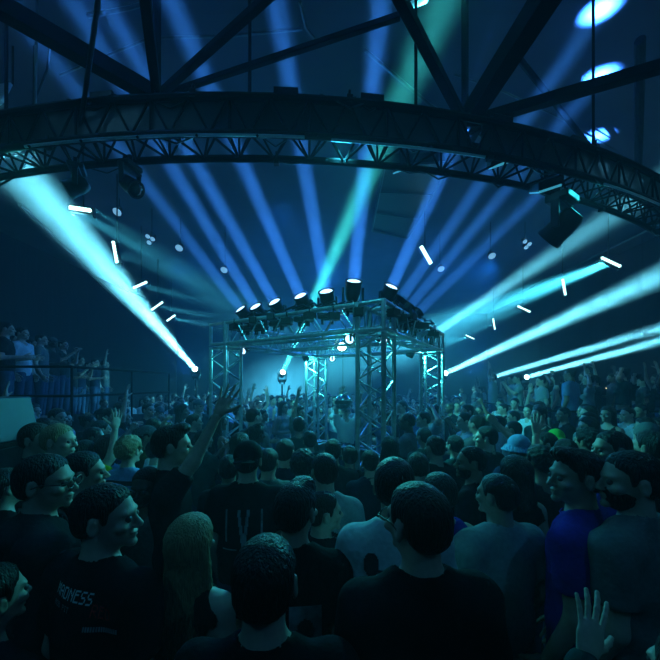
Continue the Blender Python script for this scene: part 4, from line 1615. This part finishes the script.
# DJ table inside the cage
ctr = (CF+CL+CR+CB)/4
e = empty('dj_table', ctr+UR*.1, 'black DJ table standing inside the truss cage', 'table')
Rt = Matrix.Rotation(-TH, 3, 'Z')
MB().box((0, 0, 1.0), (1.5, .7, .06), Rt).build('table_top', M_STEEL, e, bevel=.01)
for a in (-1, 1):
    for b in (-1, 1):
        p = Rt @ Vector((a*.68, b*.28, 0))
        MB().tube((p.x, p.y, 0), (p.x, p.y, .97), .03, 8).build('leg', M_BLACK, e)
for x, lb in ((-.45, 'black DJ player at the left end of the table in the cage'), (0, 'DJ mixer in the middle of the table in the cage'), (.45, 'black DJ player at the right end of the table in the cage')):
    p = ctr+UR*.1+Rt @ Vector((x, 0, 0))
    q_ = empty('mixer' if x == 0 else 'dj_player', (p.x, p.y, 1.03), lb, 'DJ equipment', 'DJ equipment on the table')
    MB().box((0, 0, .05), (.33, .4, .10), Rt).build('body', M_PLASTIC, q_, bevel=.008)
    k_ = MB()
    if x:
        k_.lathe([(0, 0), (.10, 0), (.10, .015), (0, .015)], Matrix.Translation((0, 0, .10)), 20)
        k_.build('jog_wheel', M_ALUD, q_)
        MB().box(Rt @ Vector((0, .15, .105)), (.2, .07, .012), Rt).build('screen', M_SCREEN, q_)
    else:
        for i in range(4):
            for j in range(4):
                r_ = Rt @ Vector((-.11+.073*i, -.02+.05*j, .10))
                k_.tube(r_, r_+Vector((0, 0, .02)), .012, 8)
        k_.build('control_knobs', M_ALUD, q_)

# ------------------------------------------------------------------ the crowd: prototypes copied, each person an object of its own
PROTO = {}


def proto(key, **k):
    e, f = make_person(q='far', shoes=False, seed=hash(key) % 97 if 0 else len(PROTO)*5, **k)
    PROTO[key] = [e, False]


proto('plain', hair='short', hc='black', sc='black', arms=('down', 'bent'))
proto('plain2', hair='crop', hc='brown', sc='charcoal', arms=('down', 'down'), build=1.1)
proto('capped', hair='short', hc='black', hat='cap', hatc='grey', sc='grey', arms=('bent', 'bent'))
proto('long', hair='long', hc='brown', sc='light grey', sex='f', shirt='tank', arms=('down', 'bent'), skin=0)
proto('cheer', hair='short', hc='black', sc='grey', arms=('cheer', 'high'))
proto('onearm', hair='curly', hc='black', sc='white', arms=('down', 'high'), skin=1)
proto('fist', hair='short', hc='brown', sc='pale blue', arms=('fist', 'down'))
proto('phone', hair='short', hc='black', sc='charcoal', arms=('phone', 'phone'))
proto('cheerf', hair='bob', hc='brown', sc='white', sex='f', shirt='tank', arms=('cheer', 'cheer'))
proto('head', hair='bun', hc='black', sc='light grey', sex='f', shirt='crop', arms=('head', 'down'))
DESC = {'plain': 'dark-haired person, one arm bent', 'plain2': 'cropped-hair person', 'capped': 'person in a peaked cap', 'long': 'long-haired person',
        'cheer': 'person with both arms up', 'onearm': 'person with one arm high', 'fist': 'person punching a fist up', 'phone': 'person with hands at face',
        'cheerf': 'bob-haired person, arms raised', 'head': 'person with hair bun'}
SHC = ['black', 'charcoal', 'navy', 'grey', 'light grey', 'white', 'pale blue', 'dark teal', 'olive', 'maroon']
SHW = [.10, .12, .08, .16, .16, .14, .10, .08, .04, .02]
cN = 0


def crowd(x, y, yaw, key, scale, zone, floor=0., colr=None):
    global cN
    e0, used = PROTO[key]
    if not used:
        PROTO[key][1] = True
        e = e0
    else:
        e = copy_tree(e0)
    colr = colr or random.choices(SHC, SHW)[0]
    for c in e.children:
        n = c.name.split('.')[0]
        if n in ('shirt', 'tank_top', 'hoodie', 'jacket', 'sweater'):
            c.material_slots[0].link = 'OBJECT'
            c.material_slots[0].material = FB[colr]
        elif n == 'body':
            c.material_slots[0].link = 'OBJECT'
            c.material_slots[0].material = SKINS[random.choices((0, 1, 2, 3), (.5, .25, .15, .1))[0]]
    e.location = (x, y, floor)
    e.rotation_euler = (0, 0, math.radians(yaw))
    e.scale = (scale,)*3
    tag(e, '%s, %s top, %s' % (DESC[key], colr, zone), 'person', 'crowd ' + zone)
    cN += 1
    return e


keys = list(DESC)
taken = [(x, y, .42) for x, y in hero_xy]
for C in (CF, CL, CR, CB):
    taken.append((C.x, C.y, .55))
taken.append((ctr.x, ctr.y, .95))


def free(x, y, r):
    return all((x-a)**2+(y-b)**2 > (r/2+c/2)**2*1.0 if c > .5 else (x-a)**2+(y-b)**2 > max(r, c)**2 for a, b, c in taken)


def blocked(x, y):
    if y > 4.95 and y < 8.3 and x < -3.8:
        return True
    if y > 8.1 and x < -5.9:
        return True
    if y > 5.8 and x > 4.0:
        return True
    if x < -2.2 and y < 3.2 and x < -.86*y:
        return True
    return False


def in_cage(x, y):
    p = Vector((x, y, 0))-CF
    return -.1 < p.dot(UL) < SIDE+.1 and -.1 < p.dot(UR) < SIDE+.1


n_try = 0
rows = []
while cN < 205 and n_try < 60000:
    n_try += 1
    y = 2.3+(12.5-2.3)*random.random()**1.15
    x = random.uniform(-1.02, 1.02)*y
    if blocked(x, y) or in_cage(x, y):
        continue
    px = 330+330*x/y
    if y < 2.9 and 150 < px < 520 and random.random() < .7:
        continue
    r = .46 if y < 5 else .52
    if not free(x, y, r):
        continue
    taken.append((x, y, r))
    far = y > 6
    if px < 205:
        zone = 'left of the cage'
    elif px < 320:
        zone = 'between left and far towers' if y > 4.5 else 'before the cage left side'
    elif px < 450:
        zone = 'between far and right towers' if y > 4.5 else 'before the cage right side'
    else:
        zone = 'right of the cage'
    if px < 205 or px >= 450:
        zone += ', far back' if y > 7.5 else (', middle rows' if y > 4.2 else ', near rows')
    to_c = math.degrees(math.atan2(-(ctr.x-x), ctr.y-y))
    yaw = to_c+random.uniform(-28, 28)
    wts = [5, 5, 1.6, 2.8, .45, .8, .7, 1.2, .4, .7] if y > 3.8 else [4, 4, 1.2, 2, .15, .25, .2, .8, .15, .3]
    crowd(x, y, yaw, random.choices(keys, wts)[0], random.uniform(.90, 1.0) if y < 4 else random.uniform(.92, 1.03), zone)
# people inside the cage
for k_, (u_, v_, key, c_) in enumerate([(.7, 2.0, 'plain', 'charcoal'), (1.5, 2.05, 'cheer', 'white'), (1.95, 1.2, 'onearm', 'grey'), (.45, 1.35, 'fist', 'pale blue')]):
    p = CF+UR*v_+UL*u_
    crowd(p.x, p.y, [150, 200, -120, 60][k_], key, .97, 'inside the truss cage by the DJ table', colr=c_)
# people on the platforms
for (px, top, dd, key, c_, h) in ((6, 334, 5.6, 'plain', 'charcoal', 1.38), (22, 331, 6.1, 'plain', 'white', 1.38), (41, 338, 6.9, 'plain2', 'grey', 1.38), (52, 347, 7.4, 'capped', 'charcoal', 1.38),
                                  (63, 351, 7.8, 'phone', 'dark teal', 1.38), (80, 358, 9.0, 'phone', 'navy', 1.10), (95, 372, 9.8, 'plain', 'navy', 1.10), (72, 362, 8.7, 'plain', 'charcoal', 1.10), (105, 374, 10.6, 'onearm', 'grey', 1.10),
                                  (88, 368, 11.2, 'plain2', 'charcoal', 1.10), (13, 330, 6.6, 'long', 'charcoal', 1.38), (32, 336, 7.6, 'plain', 'black', 1.38)):
    x = (px-330)/330*dd
    crowd(x, dd, -70+random.uniform(-20, 20), key, 1.0, 'on the %s left platform' % ('high' if h > 1.2 else 'lower'), h, c_)
taken = []
n_try = 0
m0 = cN
while cN < m0+46 and n_try < 9000:
    n_try += 1
    if random.random() < .55:
        x, y, h, zn = random.uniform(4.45, 8.2), random.uniform(6.3, 9.2), .62, 'on the railed right platform'
    else:
        x, y, h, zn = random.uniform(5.5, 8.3), random.uniform(10, 14.5), .30, 'on the far right platform'
    if h < .5 and min((x-5.68)**2+(y-11.5)**2, (x-6.86)**2+(y-11.5)**2) < .36:
        continue
    if x/y > 1.02 or not free(x, y, .55):
        continue
    taken.append((x, y, .55))
    crowd(x, y, 60+random.uniform(-30, 30), random.choices(keys, [3, 3, 1, 2, 1.5, 1.5, 1, 2.4, 1.6, 1])[0], random.uniform(.93, 1.03), zn, h)
for k_, (e0, used) in PROTO.items():
    if not used:
        for c in list(e0.children):
            bpy.data.objects.remove(c)
        bpy.data.objects.remove(e0)
print('CROWD', cN)
# small warm lamps
for (px, py, d, lb) in ((642, 380, 8.9, 'warm glowing lamp over the right platform near the right edge'), (540, 397, 12.5, 'tiny warm lamp far behind the crowd right of the cage'), (607, 388, 9.3, 'tiny warm lamp among people on the right platform')):
    p = P(px, py, d)
    e = empty('warm_lamp', p, lb, 'lamp', 'small warm lamps on the right')
    r = .06 if px == 642 else .028
    MB().lathe([(0, -r), (r*.8, -r*.6), (r, 0), (r*.8, r*.6), (0, r)], None, 12).build('bulb', M_WARM, e, smooth=True)
    MB().tube((0, 0, r), (0, 0, CEIL-p.z), .006, 6).build('cord', M_BLACK, e)
